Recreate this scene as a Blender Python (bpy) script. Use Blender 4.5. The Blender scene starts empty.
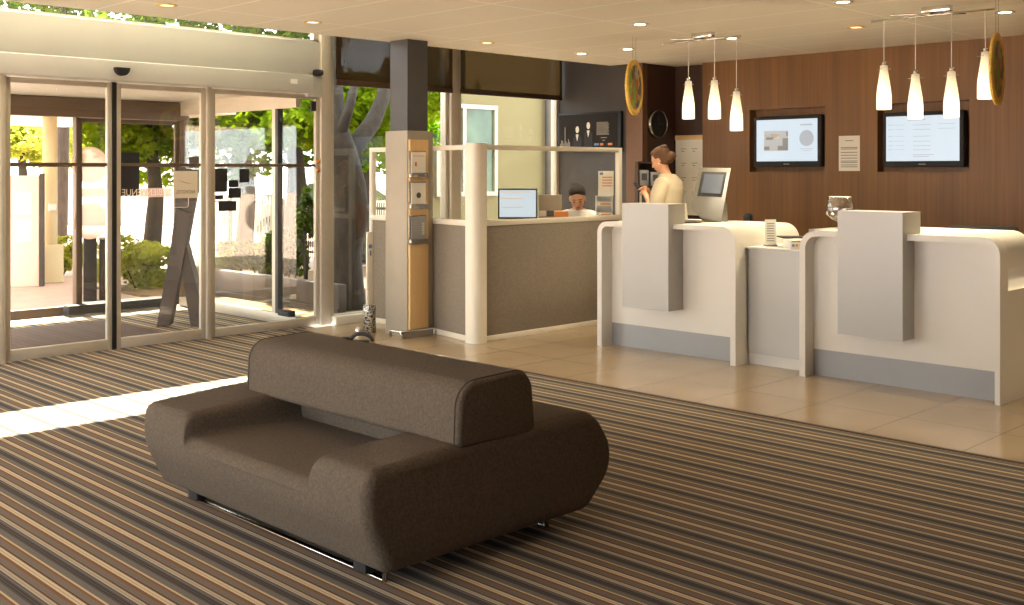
import bpy, bmesh, math, random
from mathutils import Vector, Matrix, noise
PI = math.pi
random.seed(7)
scene = bpy.context.scene
COL = scene.collection

# ------------------------------------------------------------------ helpers
CA, SA, F, HZ, CH = .7046, .7096, 1080., 172., 1.55
def ray(px):
    t = (px - 512) / F
    return CA + SA * t, SA - CA * t
def atX(px, X):
    a, b = ray(px); d = X / a
    return d, b * d
def atY(px, Y):
    a, b = ray(px); d = Y / b
    return d, a * d
def zat(py, d):
    return CH - (py - HZ) * d / F
def ground(px, py, z=0.):
    d = F * (CH - z) / (py - HZ)
    a, b = ray(px)
    return a * d, b * d

def srgb(r, g, b, k=1.0):
    def f(v):
        v = v / 255.
        return (v / 12.92 if v <= .04045 else ((v + .055) / 1.055) ** 2.4) * k
    return (f(r), f(g), f(b), 1)

class NT:
    def __init__(s, name):
        s.m = bpy.data.materials.new(name); s.m.use_nodes = True
        s.t = s.m.node_tree; s.t.nodes.clear()
        s.out = s.n('ShaderNodeOutputMaterial')
    def n(s, ty, **kw):
        nd = s.t.nodes.new(ty)
        for k, v in kw.items():
            if hasattr(nd, k): setattr(nd, k, v)
        return nd
    def l(s, a, b): s.t.links.new(a, b)

def mat(name, col, rough=.5, metal=0., noise_amt=0., noise_scale=30., bump=0., emit=None, es=0., spec=.5, stretch=None, coat=0.):
    q = NT(name); p = q.n('ShaderNodeBsdfPrincipled')
    p.inputs['Base Color'].default_value = col
    p.inputs['Roughness'].default_value = rough
    p.inputs['Metallic'].default_value = metal
    p.inputs['Specular IOR Level'].default_value = spec
    if coat: p.inputs['Coat Weight'].default_value = coat
    if noise_amt or bump:
        tc = q.n('ShaderNodeTexCoord'); nz = q.n('ShaderNodeTexNoise')
        nz.inputs['Scale'].default_value = noise_scale; nz.inputs['Detail'].default_value = 4
        src = tc.outputs['Object']
        if stretch:
            mp = q.n('ShaderNodeMapping'); mp.inputs['Scale'].default_value = stretch
            q.l(src, mp.inputs['Vector']); src = mp.outputs['Vector']
        q.l(src, nz.inputs['Vector'])
        if noise_amt:
            mx = q.n('ShaderNodeMix', data_type='RGBA', blend_type='MULTIPLY')
            mx.inputs[0].default_value = 1
            rp = q.n('ShaderNodeValToRGB')
            rp.color_ramp.elements[0].position = .3; rp.color_ramp.elements[1].position = .7
            lo = 1 - noise_amt; rp.color_ramp.elements[0].color = (lo, lo, lo, 1)
            hi = 1 + noise_amt * .4; rp.color_ramp.elements[1].color = (hi, hi, hi, 1)
            q.l(nz.outputs[0], rp.inputs[0]); mx.inputs[6].default_value = col
            q.l(rp.outputs[0], mx.inputs[7]); q.l(mx.outputs[2], p.inputs['Base Color'])
        if bump:
            b = q.n('ShaderNodeBump'); b.inputs['Strength'].default_value = bump; b.inputs['Distance'].default_value = .01
            q.l(nz.outputs[0], b.inputs['Height']); q.l(b.outputs[0], p.inputs['Normal'])
    if emit:
        p.inputs['Emission Color'].default_value = emit; p.inputs['Emission Strength'].default_value = es
    q.l(p.outputs[0], q.out.inputs[0])
    return q.m

def glass_mat(name, tint=(.96, .97, .96, 1), refl=1.0, haze=0.):
    q = NT(name)
    tr = q.n('ShaderNodeBsdfTransparent'); tr.inputs[0].default_value = tint
    gl = q.n('ShaderNodeBsdfGlossy'); gl.inputs['Roughness'].default_value = .01
    fr = q.n('ShaderNodeLayerWeight'); fr.inputs[0].default_value = .5
    pw = q.n('ShaderNodeMath', operation='POWER'); pw.inputs[1].default_value = 4.5; q.l(fr.outputs[1], pw.inputs[0])
    ma = q.n('ShaderNodeMath', operation='MULTIPLY_ADD'); ma.inputs[1].default_value = .9; ma.inputs[2].default_value = .045; q.l(pw.outputs[0], ma.inputs[0])
    mu = q.n('ShaderNodeMath', operation='MULTIPLY'); mu.inputs[1].default_value = refl; mu.use_clamp = True
    mx = q.n('ShaderNodeMixShader')
    q.l(ma.outputs[0], mu.inputs[0]); q.l(mu.outputs[0], mx.inputs[0]); q.l(tr.outputs[0], mx.inputs[1]); q.l(gl.outputs[0], mx.inputs[2])
    last = mx.outputs[0]
    if haze:
        df = q.n('ShaderNodeBsdfDiffuse'); df.inputs[0].default_value = (.8, .8, .78, 1)
        m2 = q.n('ShaderNodeMixShader'); m2.inputs[0].default_value = haze
        q.l(last, m2.inputs[1]); q.l(df.outputs[0], m2.inputs[2]); last = m2.outputs[0]
    q.l(last, q.out.inputs[0])
    return q.m

class MB:
    def __init__(s): s.bm = bmesh.new()
    def _add(s, vs, fs, mi=0, smooth=False):
        v = [s.bm.verts.new(p) for p in vs]
        for f in fs:
            try:
                fc = s.bm.faces.new([v[i] for i in f]); fc.material_index = mi; fc.smooth = smooth
            except ValueError: pass
        return v
    def box(s, x0, x1, y0, y1, z0, z1, bev=0., mi=0, M=None, seg=2):
        b = bmesh.new()
        bmesh.ops.create_cube(b, size=1)
        for v in b.verts:
            v.co = Vector(((x0 + x1) / 2 + v.co.x * (x1 - x0), (y0 + y1) / 2 + v.co.y * (y1 - y0), (z0 + z1) / 2 + v.co.z * (z1 - z0)))
        if bev:
            bmesh.ops.bevel(b, geom=list(b.edges), offset=bev, segments=seg, profile=.5, affect='EDGES')
        return s._merge(b, mi, M, bool(bev))
    def _merge(s, b, mi=0, M=None, smooth=False):
        if M is not None: bmesh.ops.transform(b, matrix=M, verts=b.verts)
        b.verts.ensure_lookup_table(); b.verts.index_update()
        v = [s.bm.verts.new(x.co) for x in b.verts]
        for f in b.faces:
            try:
                fc = s.bm.faces.new([v[x.index] for x in f.verts]); fc.material_index = mi; fc.smooth = smooth
            except ValueError: pass
        b.free(); return s
    def tube(s, pts, r, seg=12, cap=True, mi=0, smooth=True, ell=None):
        """loft circles along pts. r number or list; ell=(a,b,up) elliptic scale"""
        pts = [Vector(p) for p in pts]; n = len(pts)
        rs = r if isinstance(r, (list, tuple)) else [r] * n
        rings = []; prev = None
        for i, p in enumerate(pts):
            if i == 0: t = pts[1] - p
            elif i == n - 1: t = p - pts[i - 1]
            else: t = (pts[i + 1] - p).normalized() + (p - pts[i - 1]).normalized()
            t.normalize()
            if prev is None:
                up = Vector((0, 0, 1)) if abs(t.z) < .9 else Vector((1, 0, 0))
                u = t.cross(up).normalized()
            else:
                u = (prev - t * prev.dot(t)).normalized()
            prev = u; w = t.cross(u)
            R = rs[i]
            ra, rb = R if isinstance(R, (list, tuple)) else (R, R)
            rings.append([s.bm.verts.new(p + u * (ra * math.cos(2 * PI * k / seg)) + w * (rb * math.sin(2 * PI * k / seg))) for k in range(seg)])
        for a, b in zip(rings, rings[1:]):
            for k in range(seg):
                f = s.bm.faces.new((a[k], a[(k + 1) % seg], b[(k + 1) % seg], b[k])); f.smooth = smooth; f.material_index = mi
        if cap:
            f = s.bm.faces.new(rings[0][::-1]); f.material_index = mi
            f = s.bm.faces.new(rings[-1]); f.material_index = mi
        return s
    def lathe(s, prof, c=(0, 0, 0), seg=32, M=None, mi=0, smooth=True, close=False):
        """prof list of (r,z) revolve about z"""
        rings = []
        c = Vector(c)
        for r, z in prof:
            if r < 1e-5:
                p = Vector((0, 0, z)); p = (M @ p if M else p) + c
                rings.append([s.bm.verts.new(p)])
            else:
                rg = []
                for k in range(seg):
                    p = Vector((r * math.cos(2 * PI * k / seg), r * math.sin(2 * PI * k / seg), z))
                    rg.append(s.bm.verts.new((M @ p if M else p) + c))
                rings.append(rg)
        pr = list(zip(rings, rings[1:]))
        for a, b in pr:
            for k in range(seg):
                k2 = (k + 1) % seg
                if len(a) == 1 and len(b) == 1: continue
                if len(a) == 1: vs = (a[0], b[k2], b[k])
                elif len(b) == 1: vs = (a[k], a[k2], b[0])
                else: vs = (a[k], a[k2], b[k2], b[k])
                f = s.bm.faces.new(vs); f.smooth = smooth; f.material_index = mi
        return s
    def ell(s, c, r, M=None, seg=20, rings=12, mi=0):
        b = bmesh.new(); bmesh.ops.create_uvsphere(b, u_segments=seg, v_segments=rings, radius=1)
        T = Matrix.Translation(Vector(c)) @ (M.to_4x4() if M is not None else Matrix()) @ Matrix.Diagonal((r[0], r[1], r[2], 1))
        return s._merge(b, mi, T, True)
    def prism(s, prof, axis, a, b, mi=0, smooth=False, M=None):
        """closed 2D polygon extruded along axis ('x': prof=(y,z); 'y': prof=(x,z); 'z': prof=(x,y))"""
        def P(u, v, w):
            p = {'x': (w, u, v), 'y': (u, w, v), 'z': (u, v, w)}[axis]
            return (M @ Vector(p)) if M else p
        A = [s.bm.verts.new(P(u, v, a)) for u, v in prof]; B = [s.bm.verts.new(P(u, v, b)) for u, v in prof]
        n = len(prof)
        fs = []
        for k in range(n):
            f = s.bm.faces.new((A[k], A[(k + 1) % n], B[(k + 1) % n], B[k])); f.smooth = smooth; f.material_index = mi
        for ring in (A[::-1], B):
            f = s.bm.faces.new(ring); f.material_index = mi
        return s
    def quad(s, a, b, c, d, mi=0):
        s._add([a, b, c, d], [(0, 1, 2, 3)], mi); return s
    def mesh(s, name, off=None):
        bmesh.ops.recalc_face_normals(s.bm, faces=s.bm.faces)
        if off is not None: bmesh.ops.translate(s.bm, vec=-Vector(off), verts=s.bm.verts)
        me = bpy.data.meshes.new(name); s.bm.to_mesh(me); s.bm.free(); return me
    def build(s, name, m, parent=None, loc=None):
        """geometry is in WORLD coords unless parent is a rotated thing; origin goes to parent's root location or loc"""
        off = None
        if parent is not None:
            r = parent
            while r.parent: r = r.parent
            off = Vector(r['_o']) if '_o' in r else Vector((0, 0, 0))
        elif loc is not None: off = Vector(loc)
        me = s.mesh(name, off)
        for x in (m if isinstance(m, (list, tuple)) else [m]): me.materials.append(x)
        o = bpy.data.objects.new(name, me); COL.objects.link(o)
        if parent is not None: o.parent = parent
        elif loc is not None: o.location = loc
        return o

def sharp(o, ang=35):
    me = o.data
    try:
        me.set_sharp_from_angle(angle=math.radians(ang))
    except Exception: pass
    return o

def thing(name, label, cat, loc=(0, 0, 0), rotz=0, group=None, local=False):
    o = bpy.data.objects.new(name, None); COL.objects.link(o)
    o.empty_display_size = .1
    o.location = loc; o.rotation_euler = (0, 0, rotz)
    o['label'] = label; o['category'] = cat
    if group: o['group'] = group
    o['_o'] = (0., 0., 0.) if local else tuple(float(v) for v in loc)
    return o
def tag(o, label, cat, group=None, kind=None):
    o['label'] = label; o['category'] = cat
    if group: o['group'] = group
    if kind: o['kind'] = kind
    return o
def struct(o):
    o['kind'] = 'structure'; return o
def dup(root, loc, label, rotz=None):
    r = root.copy(); COL.objects.link(r); r.location = loc; r['label'] = label
    if rotz is not None: r.rotation_euler = (0, 0, rotz)
    for ch in list(root.children):
        c = ch.copy(); COL.objects.link(c); c.parent = r
        for g in list(ch.children):
            d = g.copy(); COL.objects.link(d); d.parent = c
    return r

def rounded(pts, rads, seg=6):
    """polygon (u,v) with corner radii"""
    out = []; n = len(pts)
    for i in range(n):
        p = Vector(pts[i]); r = rads[i] if isinstance(rads, (list, tuple)) else rads
        if r <= 0: out.append(tuple(p)); continue
        a = (Vector(pts[i - 1]) - p); b = (Vector(pts[(i + 1) % n]) - p)
        la, lb = a.length, b.length; a.normalize(); b.normalize()
        ang = a.angle(b); d = min(r / math.tan(ang / 2), la * .499, lb * .499); rr = d * math.tan(ang / 2)
        c = p + (a + b).normalized() * (rr / math.sin(ang / 2))
        s0 = p + a * d - c; s1 = p + b * d - c
        a0 = math.atan2(s0.y, s0.x); a1 = math.atan2(s1.y, s1.x)
        dd = (a1 - a0 + PI) % (2 * PI) - PI
        for k in range(seg + 1):
            t = a0 + dd * k / seg; out.append((c.x + rr * math.cos(t), c.y + rr * math.sin(t)))
    return out

def text_mesh(name, body, size, m, parent, M, extrude=.0006, align='CENTER', sx=1.0):
    cu = bpy.data.curves.new(name, 'FONT'); cu.body = body; cu.size = size; cu.extrude = extrude
    cu.align_x = align; cu.align_y = 'CENTER'
    ob = bpy.data.objects.new('tmp', cu); COL.objects.link(ob)
    dg = bpy.context.evaluated_depsgraph_get()
    me = bpy.data.meshes.new_from_object(ob.evaluated_get(dg)); bpy.data.objects.remove(ob)
    me.transform(M @ Matrix.Diagonal((sx, 1, 1, 1)))
    me.name = name; me.materials.clear(); me.materials.append(m)
    o = bpy.data.objects.new(name, me); COL.objects.link(o); o.parent = parent
    return o

def frameM(o, ux, uy):
    """matrix: local x->ux, y->uy, z->ux×uy, origin o"""
    ux = Vector(ux).normalized(); uy = Vector(uy).normalized(); uz = ux.cross(uy)
    M = Matrix((ux, uy, uz)).transposed().to_4x4(); M.translation = Vector(o); return M

# ------------------------------------------------------------------ materials
def carpet_mat():
    q = NT('striped carpet')
    p = q.n('ShaderNodeBsdfPrincipled'); p.inputs['Roughness'].default_value = .95; p.inputs['Specular IOR Level'].default_value = .15
    geo = q.n('ShaderNodeNewGeometry'); sp = q.n('ShaderNodeSeparateXYZ'); q.l(geo.outputs['Position'], sp.inputs[0])
    a = q.n('ShaderNodeMath', operation='SUBTRACT'); a.inputs[1].default_value = 1.777; q.l(sp.outputs[0], a.inputs[0])
    d = q.n('ShaderNodeMath', operation='DIVIDE'); d.inputs[1].default_value = .228; q.l(a.outputs[0], d.inputs[0])
    fr = q.n('ShaderNodeMath', operation='FRACT'); q.l(d.outputs[0], fr.inputs[0])
    rp = q.n('ShaderNodeValToRGB'); cr = rp.color_ramp; cr.interpolation = 'CONSTANT'
    GC = srgb(170, 162, 142); OR = srgb(146, 104, 66); BK = srgb(58, 50, 46); TA = srgb(116, 105, 93); BR = srgb(122, 86, 62)
    GO = srgb(196, 182, 152); LG = srgb(108, 103, 97); CHc = srgb(80, 75, 72); DK = srgb(50, 46, 44); ML = srgb(130, 116, 94); CR = srgb(190, 174, 138)
    stops = [(0, GC), (.038, ML), (.05, GC), (.088, OR), (.105, BK), (.122, TA), (.17, LG), (.185, TA), (.25, BR), (.31, GO), (.352, ML), (.364, GO), (.415, OR), (.432, BK), (.455, TA),
             (.52, LG), (.535, TA), (.585, BR), (.63, CR), (.668, LG), (.79, CHc), (.835, DK), (.85, CHc), (.89, DK), (.905, CHc), (.94, LG), (.97, CHc)]
    cr.elements[0].position = 0; cr.elements[0].color = stops[0][1]
    cr.elements[1].position = stops[1][0]; cr.elements[1].color = stops[1][1]
    for pos, c in stops[2:]:
        e = cr.elements.new(pos); e.color = c
    q.l(fr.outputs[0], rp.inputs[0])
    nz = q.n('ShaderNodeTexNoise'); nz.inputs['Scale'].default_value = 260; nz.inputs['Detail'].default_value = 2
    q.l(geo.outputs['Position'], nz.inputs['Vector'])
    mr = q.n('ShaderNodeMapRange'); mr.inputs[3].default_value = .45; mr.inputs[4].default_value = 1.5
    q.l(nz.outputs[0], mr.inputs[0])
    mx = q.n('ShaderNodeMix', data_type='RGBA', blend_type='MULTIPLY'); mx.inputs[0].default_value = 1
    q.l(rp.outputs[0], mx.inputs[6]); q.l(mr.outputs[0], mx.inputs[7])
    q.l(mx.outputs[2], p.inputs['Base Color'])
    b = q.n('ShaderNodeBump'); b.inputs['Strength'].default_value = .5; b.inputs['Distance'].default_value = .004
    q.l(nz.outputs[0], b.inputs['Height']); q.l(b.outputs[0], p.inputs['Normal'])
    q.l(p.outputs[0], q.out.inputs[0]); return q.m

def grid_mat(name, c1, c2, sx, sy, ox, oy, wj, rough, cj, bump=0., vary=.06, spec=.5, ns=3.):
    """panels with joints at positions ox+k*sx, oy+k*sy (world)"""
    q = NT(name); p = q.n('ShaderNodeBsdfPrincipled'); p.inputs['Roughness'].default_value = rough; p.inputs['Specular IOR Level'].default_value = spec
    geo = q.n('ShaderNodeNewGeometry'); sp = q.n('ShaderNodeSeparateXYZ'); q.l(geo.outputs['Position'], sp.inputs[0])
    masks = []
    for i, (o, st) in enumerate(((ox, sx), (oy, sy))):
        a = q.n('ShaderNodeMath', operation='SUBTRACT'); a.inputs[1].default_value = o - wj / 2; q.l(sp.outputs[i], a.inputs[0])
        d = q.n('ShaderNodeMath', operation='DIVIDE'); d.inputs[1].default_value = st; q.l(a.outputs[0], d.inputs[0])
        f = q.n('ShaderNodeMath', operation='FRACT'); q.l(d.outputs[0], f.inputs[0])
        c = q.n('ShaderNodeMath', operation='LESS_THAN'); c.inputs[1].default_value = wj / st; q.l(f.outputs[0], c.inputs[0])
        masks.append(c)
    mxm = q.n('ShaderNodeMath', operation='MAXIMUM'); q.l(masks[0].outputs[0], mxm.inputs[0]); q.l(masks[1].outputs[0], mxm.inputs[1])
    nz = q.n('ShaderNodeTexNoise'); nz.inputs['Scale'].default_value = ns; nz.inputs['Detail'].default_value = 6
    q.l(geo.outputs['Position'], nz.inputs['Vector'])
    m1 = q.n('ShaderNodeMix', data_type='RGBA'); m1.inputs[6].default_value = c1; m1.inputs[7].default_value = c2; q.l(nz.outputs[0], m1.inputs[0])
    m2 = q.n('ShaderNodeMix', data_type='RGBA'); m2.inputs[7].default_value = cj
    q.l(m1.outputs[2], m2.inputs[6]); q.l(mxm.outputs[0], m2.inputs[0])
    q.l(m2.outputs[2], p.inputs['Base Color']); q.l(p.outputs[0], q.out.inputs[0]); return q.m

def wood_wall_mat():
    q = NT('brown wood veneer'); p = q.n('ShaderNodeBsdfPrincipled'); p.inputs['Roughness'].default_value = .42; p.inputs['Specular IOR Level'].default_value = .35
    geo = q.n('ShaderNodeNewGeometry')
    mp = q.n('ShaderNodeMapping'); mp.inputs['Scale'].default_value = (34, 34, .55); q.l(geo.outputs['Position'], mp.inputs['Vector'])
    nz = q.n('ShaderNodeTexNoise'); nz.inputs['Scale'].default_value = 1.; nz.inputs['Detail'].default_value = 6; nz.inputs['Roughness'].default_value = .65
    q.l(mp.outputs[0], nz.inputs['Vector'])
    mp2 = q.n('ShaderNodeMapping'); mp2.inputs['Scale'].default_value = (3.5, 3.5, .25); q.l(geo.outputs['Position'], mp2.inputs['Vector'])
    n2 = q.n('ShaderNodeTexNoise'); n2.inputs['Scale'].default_value = 1.; n2.inputs['Detail'].default_value = 2; q.l(mp2.outputs[0], n2.inputs['Vector'])
    ad = q.n('ShaderNodeMath', operation='ADD'); q.l(nz.outputs[0], ad.inputs[0]); q.l(n2.outputs[0], ad.inputs[1])
    hf = q.n('ShaderNodeMath', operation='MULTIPLY'); hf.inputs[1].default_value = .5; q.l(ad.outputs[0], hf.inputs[0])
    rp = q.n('ShaderNodeValToRGB'); e = rp.color_ramp.elements
    e[0].position = .3; e[0].color = srgb(98, 66, 34); e[1].position = .7; e[1].color = srgb(136, 96, 52)
    q.l(hf.outputs[0], rp.inputs[0]); q.l(rp.outputs[0], p.inputs['Base Color']); q.l(p.outputs[0], q.out.inputs[0]); return q.m

def leaf_mat(name, c1, c2, tr=.6):
    q = NT(name)
    oi = q.n('ShaderNodeNewGeometry'); nz = q.n('ShaderNodeTexNoise'); nz.inputs['Scale'].default_value = 2.2; q.l(oi.outputs['Position'], nz.inputs['Vector'])
    rp = q.n('ShaderNodeValToRGB'); rp.color_ramp.elements[0].color = c1; rp.color_ramp.elements[1].color = c2
    rp.color_ramp.elements[0].position = .35; rp.color_ramp.elements[1].position = .65
    q.l(nz.outputs[0], rp.inputs[0])
    d = q.n('ShaderNodeBsdfDiffuse'); t = q.n('ShaderNodeBsdfTranslucent'); m = q.n('ShaderNodeMixShader'); m.inputs[0].default_value = tr
    q.l(rp.outputs[0], d.inputs[0]); q.l(rp.outputs[0], t.inputs[0]); q.l(d.outputs[0], m.inputs[1]); q.l(t.outputs[0], m.inputs[2])
    q.l(m.outputs[0], q.out.inputs[0]); return q.m

def shade_mat():
    q = NT('lit opal glass'); p = q.n('ShaderNodeBsdfPrincipled')
    p.inputs['Base Color'].default_value = (.62, .56, .44, 1); p.inputs['Roughness'].default_value = .3
    tc = q.n('ShaderNodeTexCoord'); sp = q.n('ShaderNodeSeparateXYZ'); q.l(tc.outputs['Object'], sp.inputs[0])
    mr = q.n('ShaderNodeMapRange'); mr.inputs[1].default_value = .13; mr.inputs[2].default_value = .34; mr.inputs[3].default_value = .95; mr.inputs[4].default_value = .12
    q.l(sp.outputs[2], mr.inputs[0]); q.l(mr.outputs[0], p.inputs['Emission Strength'])
    p.inputs['Emission Color'].default_value = (1, .80, .47, 1)
    q.l(p.outputs[0], q.out.inputs[0]); return q.m

M = {}
M['carpet'] = carpet_mat()
M['tile'] = grid_mat('beige floor tile', srgb(172, 150, 120), srgb(154, 132, 103), .6, .6, 5.97, 3.09, .006, .2, srgb(128, 106, 80), ns=2.)
M['ceiling'] = grid_mat('cream ceiling panel', srgb(232, 226, 212), srgb(228, 221, 206), .66, 1.75, 4.27, .6, .018, .6, srgb(252, 248, 236))
M['woodwall'] = wood_wall_mat()
M['greywall'] = mat('dark grey paint', srgb(70, 65, 62), .7, noise_amt=.06, noise_scale=6)
M['brownpaint'] = mat('brown paint', srgb(112, 78, 52), .6, noise_amt=.08, noise_scale=8)
M['darkwood'] = mat('dark brown laminate', srgb(62, 38, 24), .5, noise_amt=.2, noise_scale=6, stretch=(6, 6, .5))
M['wallcream'] = mat('cream wall paint', srgb(214, 203, 180), .7, noise_amt=.04, noise_scale=4)
M['alu'] = mat('satin aluminium', srgb(196, 186, 168), .42, .35, noise_amt=.04, noise_scale=12)
M['header'] = mat('pale aluminium sheet', srgb(196, 194, 186), .5, .15, noise_amt=.04, noise_scale=3)
M['brownframe'] = mat('bronze anodised frame', srgb(98, 80, 64), .5, .2, noise_amt=.06, noise_scale=9)
M['black'] = mat('black rubber', srgb(22, 21, 22), .5, noise_amt=.1, noise_scale=40)
M['blackmat'] = mat('matt black', srgb(34, 32, 33), .7, noise_amt=.1, noise_scale=40)
M['glass'] = glass_mat('clear pane')
M['doorglass'] = glass_mat('door glass', (.96, .96, .94, 1), 1.0)
M['partglass'] = glass_mat('partition glass', (.98, .98, .96, 1), .45, .01)
M['bowl'] = glass_mat('drinking glass', (.97, .97, .96, 1), 2.6)
M['sofa'] = mat('taupe brown upholstery', srgb(93, 83, 71), .9, noise_amt=.28, noise_scale=90, bump=.35, spec=.2)
M['sofaseam'] = mat('dark seam piping', srgb(60, 50, 43), .9)
M['chrome'] = mat('polished chrome', srgb(215, 212, 206), .12, 1.)
M['steel'] = mat('brushed steel', srgb(158, 154, 148), .26, .95, noise_amt=.08, noise_scale=6, stretch=(1, 1, 30))
M['counter'] = mat('cream solid surface', srgb(218, 212, 200), .32, noise_amt=.015, noise_scale=2)
M['blockgrey'] = mat('silver grey laminate', srgb(172, 169, 163), .38, .25, noise_amt=.03, noise_scale=3)
M['plinth'] = mat('grey plinth laminate', srgb(150, 149, 147), .4, .2, noise_amt=.03, noise_scale=3)
M['fabricpanel'] = mat('grey brown woven panel', srgb(132, 120, 104), .85, noise_amt=.18, noise_scale=70, bump=.1)
M['cream'] = mat('cream lacquered frame', srgb(222, 212, 192), .38, noise_amt=.02, noise_scale=5)
M['pillargrey'] = mat('dark slate paint', srgb(74, 72, 72), .6, noise_amt=.12, noise_scale=5)
M['cladding'] = mat('grey beige cladding', srgb(160, 148, 130), .5, .15, noise_amt=.05, noise_scale=5)
M['maple'] = mat('pale maple', srgb(212, 174, 118), .42, noise_amt=.07, noise_scale=5, stretch=(20, 20, 1))
M['white'] = mat('white plastic', srgb(232, 230, 222), .45)
M['paper'] = mat('white paper', srgb(228, 222, 206), .8, noise_amt=.03, noise_scale=20)
M['ink'] = mat('grey ink', srgb(120, 112, 100), .8)
M['inkorange'] = mat('orange print', srgb(204, 120, 60), .7)
M['inkblue'] = mat('blue print', srgb(96, 120, 160), .7)
M['bronze'] = mat('bronze blind cloth', srgb(88, 66, 40), .8, noise_amt=.1, noise_scale=20)
M['mat'] = mat('brown entrance mat', srgb(92, 74, 66), .95, noise_amt=.25, noise_scale=120, bump=.3)
M['gilt'] = mat('gilded rim', srgb(238, 196, 92), .4, .15, noise_amt=.3, noise_scale=60)
M['brass'] = mat('brass', srgb(200, 130, 60), .3, .8)
M['skin'] = mat('skin', srgb(206, 150, 112), .5, noise_amt=.05, noise_scale=30)
M['hairdark'] = mat('dark brown hair', srgb(36, 22, 14), .8, noise_amt=.45, noise_scale=30, stretch=(1, 5, 5), bump=.5)
M['hairblond'] = mat('streaked light brown hair', srgb(104, 68, 34), .7, noise_amt=.6, noise_scale=26, stretch=(1, 6, 6), bump=.6)
M['blouse'] = mat('cream blouse cloth', srgb(172, 158, 134), .85, noise_amt=.05, noise_scale=14, bump=.3)
M['trousers'] = mat('charcoal trousers', srgb(44, 42, 46), .9, noise_amt=.1, noise_scale=40)
M['lips'] = mat('lips', srgb(160, 84, 72), .5)
M['shade'] = shade_mat()
M['lampwarm'] = mat('lit lamp', srgb(255, 240, 210), .5, emit=(1, .82, .52, 1), es=9)
M['lampoff'] = mat('lamp dim', srgb(240, 225, 190), .3, emit=(1, .82, .52, 1), es=1.2)
M['screen'] = mat('lit screen', srgb(60, 66, 72), .25, emit=(.72, .83, .92, 1), es=.46)
M['screendim'] = mat('dim screen', srgb(60, 62, 66), .2, emit=(.45, .50, .58, 1), es=.10)
M['scr_line'] = mat('screen grey', srgb(50, 52, 56), .4, emit=(.5, .52, .55, 1), es=.45)
M['scr_dark'] = mat('screen picture dark', srgb(40, 40, 40), .4, emit=(.30, .27, .24, 1), es=.42)
M['scr_mid'] = mat('screen picture mid', srgb(40, 40, 40), .4, emit=(.62, .60, .56, 1), es=.42)
M['scr_org'] = mat('screen orange', srgb(40, 40, 40), .4, emit=(.85, .55, .3, 1), es=.5)
M['paving'] = mat('pale paving', srgb(186, 160, 146), .8, noise_amt=.1, noise_scale=3)
M['soil'] = mat('leaf strewn soil', srgb(120, 92, 58), .95, noise_amt=.5, noise_scale=14, bump=.5)
M['leaf'] = leaf_mat('green leaves', srgb(66, 100, 8), srgb(128, 150, 22))
M['leafy'] = leaf_mat('yellow green leaves', srgb(120, 134, 40), srgb(186, 184, 86))
M['leafd'] = leaf_mat('deep green leaves', srgb(34, 54, 14), srgb(84, 104, 26), .5)
M['bark'] = mat('grey brown bark', srgb(60, 52, 44), .95, noise_amt=.4, noise_scale=9, bump=.9, stretch=(2, 2, .6))
M['outwhite'] = mat('white render', srgb(232, 228, 216), .8, noise_amt=.04, noise_scale=2)
M['outpink'] = mat('pinkish white lacquer', srgb(230, 206, 192), .7)
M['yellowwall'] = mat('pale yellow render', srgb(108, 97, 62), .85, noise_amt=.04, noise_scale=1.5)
M['sandcol'] = mat('sand coloured column', srgb(206, 190, 152), .8, noise_amt=.05, noise_scale=4)
M['stone'] = mat('grey stone', srgb(80, 73, 68), .85, noise_amt=.15, noise_scale=6)
M['pane_dark'] = mat('dark window pane', srgb(70, 88, 66), .15, .0, noise_amt=.5, noise_scale=2.)
M['carpaint'] = mat('white car paint', srgb(220, 222, 222), .25, .1)
M['decal'] = mat('frosted decal', srgb(232, 212, 198), .7)
M['decalcard'] = mat('beige card', srgb(216, 202, 178), .7)

def glassy_decal(name, col, a):
    q = NT(name); tr = q.n('ShaderNodeBsdfTransparent'); d = q.n('ShaderNodeBsdfDiffuse'); d.inputs[0].default_value = col
    t = q.n('ShaderNodeBsdfTranslucent'); t.inputs[0].default_value = col
    m0 = q.n('ShaderNodeMixShader'); q.l(d.outputs[0], m0.inputs[1]); q.l(t.outputs[0], m0.inputs[2]); m0.inputs[0].default_value = .5
    m = q.n('ShaderNodeMixShader'); m.inputs[0].default_value = a; q.l(tr.outputs[0], m.inputs[1]); q.l(m0.outputs[0], m.inputs[2])
    q.l(m.outputs[0], q.out.inputs[0]); return q.m
M['disc'] = glassy_decal('frosted white film', srgb(240, 214, 204), .6)
M['blindcloth'] = glassy_decal('brown screen fabric', srgb(70, 54, 32), .88)

# ------------------------------------------------------------------ camera
cam = bpy.data.cameras.new('camera'); co = bpy.data.objects.new('camera', cam); COL.objects.link(co)
co.location = (0, 0, CH); co.rotation_euler = (PI / 2, 0, math.radians(45.2 - 90))
cam.sensor_width = 36; cam.lens = F / 1024 * 36; cam.shift_y = -(302.5 - HZ) / 1024; cam.clip_end = 300
scene.camera = co

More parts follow.
